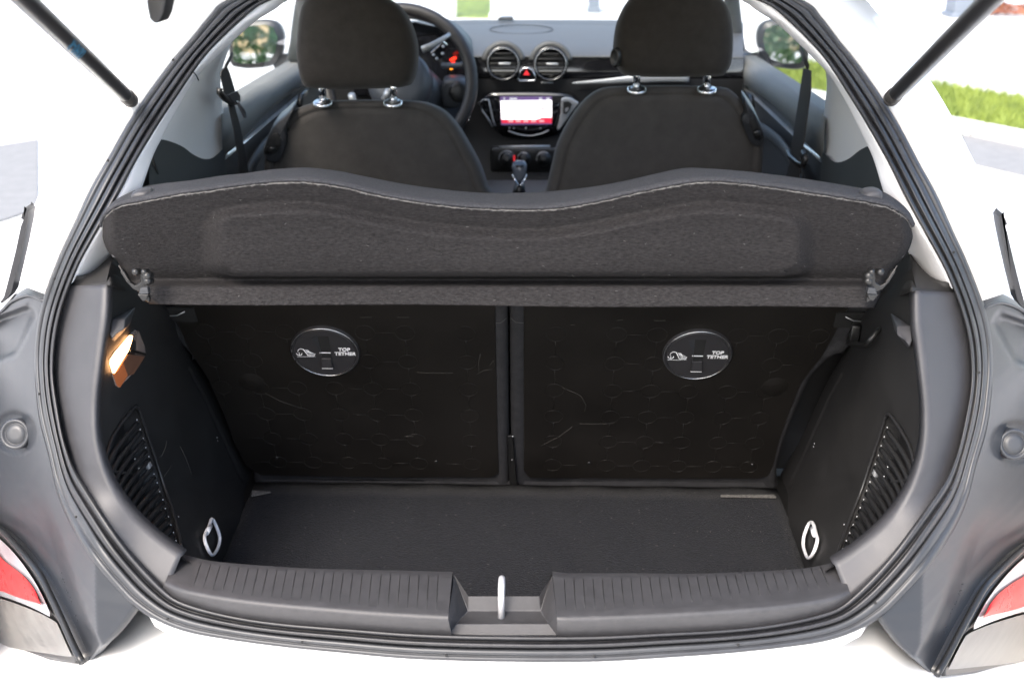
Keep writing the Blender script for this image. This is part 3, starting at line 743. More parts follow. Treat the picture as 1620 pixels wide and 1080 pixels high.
# ================================================================== parcel shelf, tipped up
shelf = thing("parcel_shelf", "dark grey felt parcel shelf with wavy top edge resting above the rear seat backs", "parcel shelf")
CUT = [(162,362),(165,343+4),(186,329),(233,319),(279,310),(325,304),(371,297),(418,292),(464,289),(500,291),(540,297),(607,312),(673,323),(740,330),(807,333),(873,332),(940,322),(1007,307),(1080,293),(1130,289),(1180,293),(1247,302),(1313,312),(1380,323),(1413,333),(1433,347),(1442,362)]
TOPE = [(160,352),(172,338),(190,318),(225,300),(258,294),(302,289),(348,282),(395,277),(429,272),(476,269),(500,270),(540,275),(573,282),(640,295),(707,304),(773,309),(840,308),(907,303),(973,293),(1040,278),(1080,270),(1113,270),(1180,275),(1247,283),(1313,293),(1367,302),(1397,307),(1420,322),(1437,340),(1445,356)]
LSIDE = [(162,362),(163,380),(172,400),(187,415),(191,428),(205,445),(215,455),(222,470),(237,481)]
RSIDE = [(1442,362),(1444,375),(1440,390),(1432,405),(1415,425),(1411,438),(1398,452),(1393,468),(1384,487)]
def lerp2(P, t):
    n = len(P)-1; k = min(n-1, int(t*n)); u = t*n-k; return (P[k][0]+(P[k+1][0]-P[k][0])*u, P[k][1]+(P[k+1][1]-P[k][1])*u)
def c2(P, n): return [(v.x, v.y) for v in catmull([Vector((a, b, 0)) for a, b in P], n)]
NU, NV = 260, 74
cut = c2(CUT, NU); bot = [(237+(1384-237)*i/(NU-1), 481+6*i/(NU-1)+1.2*math.sin(i*.05)) for i in range(NU)]
ls, rs = c2(LSIDE, NV), c2(RSIDE, NV)
def cuty(x):
    for (a, b), (c, d2) in zip(CUT, CUT[1:]):
        if a <= x <= c: return b+(d2-b)*(x-a)/(c-a+1e-9)
    return 362
def shelfD(x, y):
    # y pixel to distance: lip nearest, board leaning back
    if y > 441: D = 1.212-.030*sstep(441, 455, y)-.006*sstep(455, 484, y)
    else: D = 1.212-(441-y)*.0006
    # bulge of the moulded tray, its upper shoulder following the wavy edge
    yc = cuty(x); t = (y-yc-26)/(443-yc-26)
    dx = max(0, 366-x, x-1244)/48; dy = max(0, (yc+26+34-y)/34, (y-412)/32)
    if y > 400 and dx <= 0: dy = max(0, (y-424)/19)
    m = 1-sstep(.30, 1.0, math.hypot(dx, dy))
    D -= .040*m*(.62+.38*sstep(.15, .85, t))
    # lip reaches the side corners with a rounded return
    D += .03*(1-sstep(0, 22, x-lerp_side(ls, y)))**2+.03*(1-sstep(0, 22, lerp_side(rs, y)-x))**2
    return D
def lerp_side(S, y):
    for (a, b), (c, d2) in zip(S, S[1:]):
        if b <= y <= d2: return a+(c-a)*((y-b)/(d2-b+1e-9))
    return S[0][0] if y < S[0][1] else S[-1][0]
rows = []
for i in range(NV):
    v = i/(NV-1); row = []
    for j in range(NU):
        u = j/(NU-1)
        # Coons patch in the picture, then out to the board's own depth
        x = (1-v)*cut[j][0]+v*bot[j][0]+(1-u)*ls[i][0]+u*rs[i][0]-((1-u)*(1-v)*cut[0][0]+u*(1-v)*cut[-1][0]+(1-u)*v*bot[0][0]+u*v*bot[-1][0])
        y = (1-v)*cut[j][1]+v*bot[j][1]+(1-u)*ls[i][1]+u*rs[i][1]-((1-u)*(1-v)*cut[0][1]+u*(1-v)*cut[-1][1]+(1-u)*v*bot[0][1]+u*v*bot[-1][1])
        row.append(onY(x, y, shelfD(x, y)))
    rows.append(row)
board = grid("shelf_board", rows, "felt", shelf, solid=.004)
top3 = [onZ(a, b, 0) for a, b in TOPE]
cut3 = rows[0]
t2 = c2(TOPE, NU)
top3 = [onY(a, b, 1.32) for a, b in t2]
bandr = [[p+Vector((0, 0, .0015)) for p in cut3]]
for k in range(1, 7):
    t = k/6; bandr.append([a.lerp(b, t)+Vector((0, 0, .0035*math.sin(t*math.pi))) for a, b in zip(cut3, top3)])
bandr.append([p+Vector((0, .012, -.012)) for p in top3]); bandr.append([p+Vector((0, .015, -.05)) for p in top3])
band = grid("shelf_lip", bandr, "felttop", shelf, solid=.003, label="carpeted lighter strip along the wavy edge of the shelf")
rng = random.Random(3)
edge = [p+(CAM-p).normalized()*.001+Vector((0, 0, rng.uniform(-.0004,.0005))) for p in cut3]
tube("cut_edge", edge[3:-3], [ .00062*rng.uniform(.3,1.4) for _ in edge[3:-3]], "cutedge", shelf, seg=6, label="pale frayed cut edge of the felt")
# loose fibres
vs, fs = [], []
for k in range(1700):
    if rng.random() < .95: r = rng.choice([edge, top3]); j = rng.randrange(4, NU-4); p = r[j].lerp(r[j+1], rng.random())+Vector((0, -.001, 0))
    else: i = rng.randrange(2, NV-2); j = rng.randrange(4, NU-4); p = rows[i][j]+(CAM-rows[i][j]).normalized()*.0008
    L = rng.uniform(.001, .0038); d = Vector((rng.gauss(0, 1), rng.gauss(0, .4), rng.gauss(0, .5))).normalized()*L
    if p is not None:
        b = len(vs); s = Vector((0, 0, .00012)); m2 = p+d*.5+Vector((0, -.0004, rng.gauss(0, .0004)))
        vs += [p-s, p+s, m2+s, m2-s, p+d]; fs += [(b, b+1, b+2, b+3), (b+3, b+2, b+4)]
fb = finish("loose_fibres", mesh_raw(vs, fs), mat("grey_fibre", (.17,.165,.16), .9), shelf); fb["kind"] = "stuff"
# string pegs and hinge clips
for (a, b) in ((225,309),(1378,309)):
    p = onY(a, b, 1.185); pk = pillow("string_peg", [p+Vector((dx, 0, dz)) for dx, dz in [(-.011,-.003),(-.009,.004),(0,.007),(.009,.006),(.011,-.001),(.006,-.005),(-.007,-.006)]], [(.9,-.012),(1,-.006),(1,.002),(.9,.008),(.6,.0105)], "trim", shelf, n=32)
def clip_group(s):
    par = None
    pts = [(196,412),(206,404)],
    mm = (lambda x: x) if s < 0 else (lambda x: 1607-x)
    DD = 1.150
    base = prism("hinge_clip", [onY(mm(a), b, DD+.008) for a, b in [(192,425),(199,434),(205,447),(214,452),(222,447),(222,432),(232,430),(237,442),(234,452),(226,458),(236,470),(236,479),(228,475),(221,462),(210,457),(200,446),(190,430)]], (0, .006, 0), "black", shelf, bevel=.001)
    base["label"] = "black plastic pivot clip at the shelf corner"
    vf = []
    for a, b, r in [(214,430,.004),(232,436,.005),(228,430,.0035),(233,444,.0045)]:
        vf.append(lathe_vf(onY(mm(a), b, DD), (0,-1,.3), [(r,-.01),(r,0),(r*.7,.003)], seg=14))
    multi("pivot_stud", vf, "black", base)
    prism("clip_tongue", [onY(mm(a), b, DD) for a, b in [(222,456),(233,455),(235,465),(219,466)]], (0, .008, 0), "flange", base, bevel=.001)
    prism("clip_tongue", [onY(mm(a), b, DD) for a, b in [(217,466),(235,466),(232,474),(226,477)]], (0, .008, 0), "black", base, bevel=.001)
    tube("wire_edge", [onY(mm(a), b, DD) for a, b in [(188,420),(192,427),(200,439),(206,446)]], .0005, "strutcap", base, seg=6)
    prism("corner_tab", [onY(mm(a), b, 1.215) for a, b in [(176,403),(190,403),(196,397),(205,404),(204,407),(196,405),(198,414),(190,412),(186,408),(178,407)]], (0, .004, 0), "trim", shelf, bevel=.0006)
    return base
clip_group(-1); clip_group(1)

# ================================================================== pale pillar trims
IN_L = [(483,-8),(430,18),(403,35),(372,62),(340,92),(312,122),(285,165),(257,217),(242,247),(227,290),(213,330),(195,372),(182,400),(170,430)]
OUT_L = [(432,-4),(387,28),(355,58),(328,85),(308,112),(287,143),(262,180),(238,218),(213,260),(190,305),(165,350),(140,392),(125,420),(114,446)]
A = [onG(a, b, .012) for a, b in OUT_L]; B = [onG(a, b, .055+.05*sstep(300,380,b)) for a, b in IN_L]
def bulge(u, t): return Vector((0, -.010*math.sin(t*math.pi), 0))
A = [Vector((A[0].x*.5, 1.57, 1.385))]+A; B = [Vector((B[0].x*.5, 1.66, 1.36))]+B
pt = grid("rear_pillar_trim", [[p+Vector((-.01,.03,0)) for p in catmull(A, 60)]]+lines_grid(A, B, 60, 8, bulge)+[[p+Vector((-.012,.03,0)) for p in catmull(B, 60)]], "lighttrim", car, label="pale moulded trim of the rear pillar beside the seal"); mirror(pt)
# trim joint notch
tube("trim_joint", [onG(305,113,.006), onG(311,120,.02), onG(314,127,.045)], .0008, "quarter", pt, seg=6)
XB = -.625
def onXl(a, b): return onX(a, b, XB)
# B-pillar trim: pale upper, dark lower
UP = [(392,40),(378,55),(366,68),(356,95),(349,120),(350,160),(355,200),(353,236)]
LOWB = [(252,224),(262,226),(278,230),(292,237),(305,246),(320,253),(333,253),(345,244),(353,236)]
# build on a gently curved wall: X varies so the face nearest the door turns forward
def bx3(a, b):
    p = onX(a, b, XB); return p
P = [bx3(a, b) for a, b in [(392,36),(360,55),(330,80),(305,110),(280,150),(255,195),(246,226)]]
Q = [bx3(a, b) for a, b in LOWB]
poly = [(395,38),(350,60),(305,105),(275,150),(240,215),(240,228)]+LOWB+[(356,200),(350,160),(348,130),(353,100),(370,62)]
def wallpoly(name, P2, X, m, parent, th=.004, **k):
    return prism(name, [onX(a, b, X) for a, b in P2], (-th, 0, 0), m, parent, **k)
bp_rows = []
for i in range(16):
    t = i/15; 
    lft = [(385,38),(345,62),(312,95),(280,150),(250,215)]
    row = []
# vertical strips between the left edge (behind the rear pillar) and the door edge
LE = c2([(372,30),(330,62),(290,110),(262,160),(240,205),(236,226)], 30)
RE = c2([(384,46),(370,62),(355,98),(349,128),(352,165),(356,205),(354,238)], 30)
rowsB = []
for i in range(30):
    r = []
    for j in range(24):
        u = j/23; a = LE[i][0]*(1-u)+RE[i][0]*u; b = LE[i][1]*(1-u)+RE[i][1]*u
        if i == 29:
            # wavy lower edge
            pass
        xo = XB + .035*sstep(.72, 1.0, u)*0 - .0*u
        p = onX(a, b, XB+.012*math.sin(min(1, u*1.15)*math.pi))
        r.append(p)
    rowsB.append(r)
# lower edge follows the moulded wave
low = c2([(236,222),(258,223),(278,229),(292,236),(305,246),(320,253),(334,253),(346,244),(354,236)], 24)
for j in range(24):
    u = j/23; rowsB[29][j] = onX(low[j][0], low[j][1], XB+.012*math.sin(min(1, u*1.15)*math.pi))
    rowsB[28][j] = rowsB[27][j].lerp(rowsB[29][j], .6)
turn = [[r[-1]+Vector((-.03, .02, 0)) for r in rowsB]]
rowsB = [r+[r[-1]+Vector((-.010, .012, 0)), r[-1]+Vector((-.05, .022, 0))] for r in rowsB]
bt = grid("centre_pillar_trim", rowsB, "lighttrim", car, label="pale upper trim of the centre pillar"); mirror(bt)
qr = []
for i in range(14):
    v = i/13
    qr.append([onX(low[j][0]+v*(4 if j > 20 else 0), low[j][1]+v*(330-low[j][1])-(2 if i == 0 else 0), XB+.010+.006*math.sin(j/23*3.1)+(.02*v)) for j in range(24)]+[onX(low[23][0]+6, low[23][1]+v*(330-low[23][1]), XB-.03)])
qt = grid("rear_quarter_trim", qr, "quarter", car, label="dark lower quarter trim beside the rear seat"); mirror(qt)
ext = grid("rear_quarter_trim", [[Vector((-.60, 1.42, z)), Vector((-.615, 1.6, z)), Vector((-.615, 1.95, z))] for z in (1.05, .8, .5)], "quarter", car, face_cam=False); mirror(ext)
o = prism("trim_slot", [onX(a, b, XB+.022) for a, b in [(240,245),(244,252),(258,294),(255,294)]], (-.002, 0, 0), "dot", qt); mirror(o)
# front seat belts
def belt(s):
    X = s*.575
    mm = (lambda x: x) if s < 0 else None
    if s < 0:
        up = prism("seat_belt", [onX(a, b, -.585) for a, b in [(357,103),(363,118),(371,145),(377,152),(362,156),(353,152),(352,138),(348,120),(349,113)]], (.002, 0, 0), "belt", car, smooth=False, label="black front seat belt hanging from the pillar by the driver's door")
        prism("lower_webbing", [onX(a, b, -.58) for a, b in [(359,160),(369,163),(380,205),(394,285),(381,285),(369,205)]], (.002, 0, 0), "belt", up)
        tube("belt_guide", [onX(a, b, -.575) for a, b in [(347,140),(347,146),(355,156),(366,162),(372,162)]], .006, "black", up, seg=10)
        prism("belt_fold", [onX(a, b, -.57) for a, b in [(358,151),(374,144),(379,152),(379,161),(370,163)]], (.002, 0, 0), "flange", up)
        prism("belt_tongue", [onX(a, b, -.57) for a, b in [(372,160),(375,160),(386,176),(389,187),(385,187),(381,178)]], (.003, 0, 0), "chrome", up, bevel=.0008)
        tube("top_webbing", [onX(a, b, -.60) for a, b in [(368,85),(360,100),(356,108)]], .006, "belt", up, seg=8, flat=.2)
    else:
        up = prism("seat_belt", [onX(a, b, .575) for a, b in [(1272,108),(1284,112),(1284,140),(1276,200),(1268,262),(1250,262),(1258,200),(1266,150)]], (-.002, 0, 0), "belt", car, label="black front seat belt hanging from the pillar by the passenger's door")
        prism("lower_webbing", [onX(a, b, .575) for a, b in [(1249,262),(1268,262),(1262,300),(1240,300)]], (-.002, 0, 0), "belt", up)
        tube("belt_guide", [onX(a, b, .57) for a, b in [(1247,240),(1250,248),(1262,258),(1270,262),(1275,252),(1271,240)]], .006, "black", up, seg=10)
        tube("top_webbing", [onX(a, b, .60) for a, b in [(1266,75),(1272,92),(1279,108)]], .009, "belt", up, seg=8, flat=.2)
belt(-1); belt(1)
# front doors
XD = -.645
SILLW = [(350,172),(381,152),(410,134),(434,119),(460,104),(478,93),(497,82),(520,68)]
d1 = [(350,186),(382,170),(412,150),(440,132),(466,116),(486,104),(505,92),(528,80)]
d2 = [(352,250),(385,218),(415,186),(440,163),(466,145),(486,134),(505,124),(530,112)]
d3 = [(352,280),(385,250),(415,212),(440,184),(468,164),(490,152),(510,144),(530,136)]
d4 = [(352,400),(385,380),(415,350),(440,330),(468,310),(490,300),(510,280),(530,270)]
def D3(P, X): return catmull([onX(a, b, X) for a, b in P], 30)
dr = grid("door_trim", [[p+Vector((-.03,0,0)) for p in D3(SILLW, XD)], D3(SILLW, XD), D3(d1, XD+.030), D3([((a[0]+b[0])/2, (a[1]+b[1])/2) for a, b in zip(d1, d2)], XD+.035), D3(d2, XD+.028), [p+Vector((-.02,0,-.01)) for p in D3(d2, XD+.028)]], "door", car, label="grey moulded upper trim of the front door"); mirror(dr)
dl = grid("door_trim_lower", [D3(d2, XD+.012), D3(d3, XD+.010), D3(d4, XD+.0)], "doordark", car, label="dark lower trim of the front door"); mirror(dl)
arc = catmull([onX(a, b, XD+.04) for a, b in [(383,300),(398,262),(418,232),(440,212),(470,196),(500,190)]], 24)
ao = tube("armrest", arc, .016, "doordark", dl, seg=10, flat=.5); mirror(ao)
hn = tube("inner_door_handle", [onX(a, b, XD+.05) for a, b in [(474,168),(476,152),(484,146)]], .007, "black", dl, seg=10); mirror(hn)
# A pillars and window frames
for s in (-1, 1):
    P = [onX(470, 98, XD), onX(474, 60, XD+.01), onX(480, 10, XD+.03), onX(486, -40, XD+.05), Vector((-.56, 2.80, 1.36))]
    P2 = P if s < 0 else [onX(1166, 94, -XD), onX(1163, 60, -XD-.01), onX(1158, 10, -XD-.03), onX(1154, -40, -XD-.05), Vector((.56, 2.80, 1.36))]
    tube("windscreen_pillar", P2, [.030,.026,.024,.022,.022], "quarter", car, seg=12, flat=.7)
    tube("window_frame", [Vector((s*.60, 2.80, 1.36)), Vector((s*.60, 2.3, 1.385)), Vector((s*.60, 1.75, 1.375)), Vector((s*.585, 1.62, 1.36))], .025, "lighttrim", car, seg=10)
tube("windscreen_header", [Vector((-.56, 2.78, 1.375)), Vector((0, 2.74, 1.40)), Vector((.56, 2.78, 1.375))], .025, "headliner", car, seg=10)

# ================================================================== front seats
SN = Vector((0, -math.cos(R(14)), -math.sin(R(14)))); SP = Vector((0, 2.36, 1.06))
def onS(a, b, off=0): return onP(a, b, SP+SN*off, SN)
def front_seat(out, head, hy, posts, handle, hd, label, whole):
    root = pillow("front_seat", [onS(a, b) for a, b in out], [(.9,-.13),(1,-.10),(1.0,-.02),(.985,.0),(.95,.010),(.905,.0135),(.89,.0085),(.875,.0135),(.8,.0155),(.5,.018),(.0001,.020)], "seatback", car, axis=Vector((0,-.98,.17)), n=110, label=label)
    hr = pillow("headrest", [onY(a, b, 2.36) for a, b in head], [(.55,-.075),(.85,-.070),(.96,-.05),(1.0,-.02),(1.0,.015),(.985,.032),(.95,.045),(.88,.055),(.72,.061),(.4,.065),(.0001,.066)], "seatfab", root, axis=(0,-.99,.13), n=90)
    # side seams of the headrest cover
    c = sum([onY(a, b, 2.36) for a, b in head], Vector())/len(head)
    for (a, b, yb) in posts:
        p = onY(a, b, 2.33); q = onY(a, yb, 2.33)
        tube("headrest_post", [q-Vector((0,0,.004)), p+Vector((0,0,.03))], .0075, "chrome", root, seg=16)
        lathe("post_sleeve", q+Vector((0,-.004,.002)), (0,-.25,1), [(.0195,-.004),(.0195,.0005),(.017,.002),(.010,.003),(.009,.006)], "steel", root, seg=28, sx=1.0)
    # tilt lever housing on the shoulder
    hp = [onS(a, b, .028) for a, b in handle[0]]
    hh = pillow("tilt_lever", hp, [(1.0,-.05),(1.0,-.012),(.95,-.003),(.86,.0)], "flange", root, axis=SN, n=48, label="dark plastic tilt lever on the seat shoulder")
    hs = [onS(a, b, .030) for a, b in handle[1]]
    pillow("finger_recess", hs, [(1.0,-.004),(1.0,.001),(.93,.002)], "dot", hh, axis=SN, n=36)  # raised near-black pad drawn for the shade in the finger hollow
    if len(handle) > 2: 
        pillow("lever_button", [onS(a, b, .033) for a, b in handle[2]], [(1.0,-.004),(1.0,.002),(.8,.005)], "black", hh, axis=SN, n=30)
    return root
s1 = front_seat([(410,345),(414,290),(417,250),(428,218),(446,190),(464,174),(492,163),(530,159),(580,158),(640,159),(670,162),(700,176),(722,200),(740,230),(757,262),(768,295),(775,345)],
  [(473,89),(474,59),(478,24),(486,2),(505,-14),(545,-20),(590,-14),(618,0),(636,14),(651,39),(660,70),(660,105),(652,130),(636,138),(600,140),(550,141),(500,140),(482,132)], 0,
  [(511,140,163),(622,140,163)], [[(450,184),(464,172),(462,182),(452,205),(452,230),(440,258),(422,258),(416,248),(416,238),(424,215),(436,196)], [(432,212),(441,213),(444,228),(438,240),(426,244),(418,240),(424,224)], [(424,232),(434,232),(436,238),(426,243),(419,240)]], 0,
  "driver's seat with a dark brown cloth headrest", True)
s2 = front_seat([(852,345),(864,305),(874,262),(882,230),(900,193),(924,160),(946,143),(970,137),(1057,135),(1144,138),(1164,147),(1180,166),(1194,186),(1206,210),(1210,235),(1207,281),(1206,345)],
  [(971,90),(972,60),(977,34),(989,9),(1005,-8),(1040,-16),(1090,-17),(1125,-10),(1146,8),(1155,36),(1157,70),(1154,100),(1146,115),(1132,121),(1060,122),(998,121),(980,112)], 0,
  [(1007,120,142),(1118,120,142)], [[(1178,158),(1188,170),(1198,186),(1209,212),(1211,226),(1206,234),(1192,232),(1180,212),(1173,190),(1180,178)], [(1186,192),(1194,188),(1204,206),(1207,218),(1200,222),(1192,214)], [(1192,208),(1200,206),(1204,214),(1199,219),(1193,216)]], 0,
  "front passenger seat with a dark cloth headrest", True)
lathe("headrest_button", onY(974, 91, 2.31), (-.8,-1,0), [(.020,-.01),(.020,.004),(.016,.006),(.013,.004),(.010,.0035)], "black", s2, seg=24, sx=.55)
for s in (s1, s2):
    pass
# seat cushions low down, out of the light
for x in (-.36, .36): box("seat_cushion", (x, 2.75, .55), (.50, .52, .18), "seatfab", s1 if x < 0 else s2, bevel=.04)

# ================================================================== dashboard
XC = [522,560,620,680,760,820,880,960,1040,1100,1140,1176]
def drow(y, D, curve=0): return catmull([onY(a, y+curve*((a-840)/400)**2, D) for a in XC], 60)
dt = grid("dashboard_top", [[p+Vector((0,.05,-.05)) for p in drow(31, 3.74)], drow(31.5, 3.74, 6), drow(36, 3.66, 6), drow(45, 3.52, 6), drow(58, 3.38, 6), drow(72, 3.27, 5), drow(82, 3.205, 4), drow(88, 3.18, 3), drow(90.5, 3.172, 3), drow(92, 3.19, 3)], "dash", car, label="soft grey top of the dashboard")
df = grid("dashboard_face", [drow(91, 3.180, 3), drow(112, 3.172, 2), drow(122, 3.17, 1), drow(126, 3.175)], "gloss", car, label="gloss black strip across the dashboard")
dl2 = grid("lower_dashboard", [drow(125, 3.165), drow(145, 3.17), drow(200, 3.20), drow(260, 3.18), drow(330, 3.12), drow(460, 3.0)], "dashlow", car)
tube("dash_silver_line", catmull([onY(a, b, 3.150) for a, b in [(905,132),(955,129),(1010,125),(1060,123),(1090,124)]], 20), [.002+.010*min(1, k/12) for k in range(20)], "satin", car, seg=12, flat=.4)
tube("dash_silver_line", [onY(856,131,3.155), onY(875,131,3.155)], .0018, "satin", car, seg=8)
tube("dash_silver_line", [onY(920,131,3.155), onY(932,131,3.155)], .0018, "satin", car, seg=8)
def dsurf(a, b):
    return onY(a, b, 3.52-(b-45)*.0095)
circ = [dsurf(825+50*math.cos(k*math.pi/16), 48+7*math.sin(k*math.pi/16))+Vector((0,-.002,.002)) for k in range(32)]
tube("speaker_outline", circ, .0012, "dashlow", dt, closed=True, seg=6)
prism("light_sensor", [onY(a, b, 3.70) for a, b in [(787,32),(789,27),(811,26),(813,32)]], (0,-.02,0), "black", dt, bevel=.003)
for (vx, vy) in ((796,101),(871,101.5)):
    c = onY(vx, vy, 3.155); n = (0,-1,.12)
    rr = 24.5/1750*3.30
    av = lathe("air_vent", c, n, [(rr*1.06,-.03),(rr*1.06,.0),(rr,.006),(rr*.9,.006),(rr*.84,-.004),(rr*.82,-.025)], "gloss", car, seg=48, label="round dashboard air vent with a black ring")
    hood = [c+XX*rr*1.16*math.cos(k*math.pi/20)+ZZ*rr*1.16*math.sin(k*math.pi/20)+Vector((0,.012,0)) for k in range(1, 20)]
    tube("vent_hood", hood, .009, "dash", av, seg=10)
    tube("chrome_ring", [c+XX*rr*.93*math.cos(k*math.pi/24)+ZZ*rr*.93*math.sin(k*math.pi/24)+Vector((0,-.008,0)) for k in range(48)], .0008, "satin", av, closed=True, seg=8)
    for k in (-2, -1, 0, 1, 2):
        z = k*rr*.30; hw = math.sqrt(max(0, (rr*.80)**2-z*z))
        box("vent_slat", c+Vector((0,.002,z)), (2*hw, .014, .0035), "black", av, bevel=.001)
    box("vent_tab", c+Vector((.004,-.009,.001)), (.033, .006, .0065), "satin", av, bevel=.002)
# hazard switch
hz = [(819,125),(824,112),(829,108),(837,108),(843,112),(848,124),(845,128),(822,128)]
hb = prism("hazard_switch", [onY(a, b, 3.150) for a, b in hz], (0,.02,0), "gloss", car, bevel=.002)
tube("switch_surround", [onY(a, b, 3.148) for a, b in hz], .0020, "chrome", hb, closed=True, seg=8)
prism("warning_triangle", [onY(a, b, 3.146) for a, b in [(828,119),(833,111),(838,119)]], (0,.002,0), "hazard", hb)
# infotainment
BZ = [(766,158),(772,150),(790,147),(860,147),(895,150),(912,160),(912,172),(898,200),(880,214),(850,219),(815,219),(790,212),(772,190),(764,172)]
bz_ = pillow("centre_screen_unit", [onY(a, b, 3.125) for a, b in BZ], [(1.05,-.03),(1.0,-.004),(.97,.0)], "gloss", car, axis=(0,-1,0), n=60, label="gloss black centre screen unit showing a white page over a red bar")
def scr(name, P2, m, D=3.118, par=bz_): return prism(name, [onY(a, b, D) for a, b in P2], (0,.002,0), m, par)
scr("screen", [(791,153),(873,153),(873,197),(793,198)], "scrdark", 3.1200)
scr("screen_page", [(792,160),(873,159),(873,186),(858,186),(850,189),(793,189)], "scrwhite")
scr("screen_bar", [(793,189.3),(850,189.3),(858,186.3),(873,186.3),(873,195),(794,195)], "scrred")
for a in (804,816,828,840,853): scr("bar_item", [(a,190.8),(a+8,190.8),(a+8,193.2),(a,193.2)], "scrpink", 3.1165)
scr("page_mark", [(855,170),(862,170),(863,174),(854,174)], "scrpink", 3.1165)
for a, wd in ((796,3),(806,12),(853,5),(864,6)): scr("status_text", [(a,155),(a+wd,155),(a+wd,158),(a,158)], "print", 3.1165)
tube("chrome_smile", catmull([onY(a, b, 3.115) for a, b in [(804,207),(818,212),(838,215),(858,211),(868,206)]], 20), .0018, "satin", bz_, seg=8)
for a in (806,813,832,855): lathe("touch_key", onY(a, 203, 3.118), (0,-1,0), [(.0022,0),(.0018,.001)], "satin", bz_, seg=10)
rw = prism("side_wing", [onY(a, b, 3.112) for a, b in [(888,157),(894,154),(904,156),(916,163),(903,180),(884,207),(881,205),(887,180)]], (0,.012,0), "satin", bz_, bevel=.003)
prism("volume_switch", [onY(a, b, 3.106) for a, b in [(891,161),(899,160),(905,164),(902,173),(896,181),(891,180)]], (0,.006,0), "black", rw, bevel=.002)
prism("switch_mark", [onY(a, b, 3.103) for a, b in [(894,172),(900,170),(898,176),(894,178)]], (0,.002,0), "satin", rw)
lw = tube("side_wing", [onY(a, b, 3.112) for a, b in [(758,164),(764,158),(773,158),(776,172),(780,190),(783,199),(779,200),(772,188),(763,175)]], .0022, "satin", bz_, seg=8, closed=True)
# climate panel
cp_ = box("climate_panel", onY(832, 252, 3.08), (.20, .03, .072), "black", car, bevel=.01)
tube("panel_top_strip", [onY(790,233,3.055), onY(870,232,3.055)], .004, "satin", cp_, seg=8, flat=.6)
for a, r in ((802,.024),(829,.019),(860,.021)):
    kb = lathe("climate_knob", onY(a, 251, 3.062), (0,-1,.3), [(r,0),(r,.006),(r*.86,.008),(r*.62,.010),(r*.55,.022),(r*.35,.024)], "black", cp_, seg=32)
    tube("knob_ring", [onY(a, 251, 3.058)+XX*r*.92*math.cos(k*math.pi/20)+ZZ*r*.92*math.sin(k*math.pi/20)+Vector((0,-.003,0)) for k in range(6, 34)], .0014, "satin", kb, seg=6)
prism("red_mark", [onY(a, b, 3.045) for a, b in [(812,246),(815,246),(815,255),(812,255)]], (0,.002,0), "hazard", cp_)
# console and gear lever
grid("centre_console", [[onY(a, 285, 2.95) for a in (770,785,800,820,845,865,880,900)], [onY(a, 330, 2.60) for a in (760,780,800,820,845,870,885,905)], [onY(a, 420, 2.50) for a in (760,780,800,820,845,870,885,905)]], "doordark", car, solid=.01)
kb = pillow("gear_knob", [onY(a, b, 2.74) for a, b in [(810,262),(813,256),(822,254),(831,256),(834,263),(832,274),(827,284),(822,288),(817,284),(812,274)]], [(.6,-.02),(.95,-.012),(1,0),(.9,.010),(.6,.016),(.0001,.018)], "knob", car, axis=(0,-1,0), n=40, label="grey gear knob with a chrome fork")
tube("chrome_fork", [onY(a, b, 2.715) for a, b in [(811,276),(816,288),(820,293),(825,293),(829,288),(833,276)]], .0024, "chrome", kb, seg=8)
lathe("shift_pattern_cap", onY(822, 260, 2.722), (0,-.5,1), [(.013,0),(.012,.002),(.008,.003)], "gloss", kb, seg=24)
tube("lever_gaiter", [onY(822,290,2.74), onY(821,305,2.75), onY(820,340,2.77)], [.012,.017,.035], "black", kb, seg=16)
# instrument cluster and steering wheel
hoodP = catmull([onY(a, b, 3.12) for a, b in [(560,40),(600,26),(655,24),(700,38),(728,58),(744,82),(750,108),(750,140)]], 40)
grid("instrument_hood", [hoodP, [p+Vector((0,.22,-.01)) for p in hoodP], ], "dashlow", car, solid=.012)
clf = prism("instrument_cluster", [onY(a, b, 3.16) for a, b in [(560,60),(655,36),(700,46),(738,80),(744,130),(700,150),(560,150)]], (0,.02,0), "gloss", car)
for P2, m in (([(711,95),(716,91),(721,90),(722,93),(718,96),(713,97)], "telltale"),([(714,98),(720,98),(718,103),(714,106)], "telltale"),([(711,108),(715,107),(716,110),(712,111)], "amber")):
    prism("warning_light", [onY(a, b, 3.10) for a, b in P2], (0,.003,0), m, clf)
prism("speedo_window", [onY(a, b, 3.14) for a, b in [(655,60),(690,55),(692,62),(680,75),(655,78)]], (0,.004,0), "gloss", clf)
wc = onY(632, 130, 2.93); wn = Vector((0, -math.cos(R(20)), math.sin(R(20)))); wx, wu, wn = frame_of(wn)
rw_ = 108/1750*3.06
wh = tube("steering_wheel", [wc+wx*rw_*math.cos(k*math.pi/36)+wu*rw_*math.sin(k*math.pi/36) for k in range(72)], .0165, "leather", car, closed=True, seg=16, label="leather steering wheel with silver spokes behind the driver's headrest")
hb_ = lathe("wheel_hub", wc+wn*-.01, wn, [(.085,-.03),(.085,.0),(.078,.02),(.055,.032),(.02,.036)], "hub", wh, seg=40)
tube("silver_spoke", [onY(668,79,2.90), onY(684,72,2.91), onY(704,60,2.93), onY(712,54,2.94)], [.009,.008,.006,.005], "satin", wh, seg=12, flat=.4)
for s in (1,): 
    prism("wheel_switches", [onY(a, b, 2.92) for a, b in [(680,84),(700,66),(708,72),(700,92),(686,98)]], (0,.02,0), "gloss", wh, bevel=.003)
    for a, b in ((686,87),(691,93),(700,85),(701,74)): lathe("wheel_button", onY(a, b, 2.918), wn, [(.004,0),(.003,.002)], "satin", wh, seg=10)
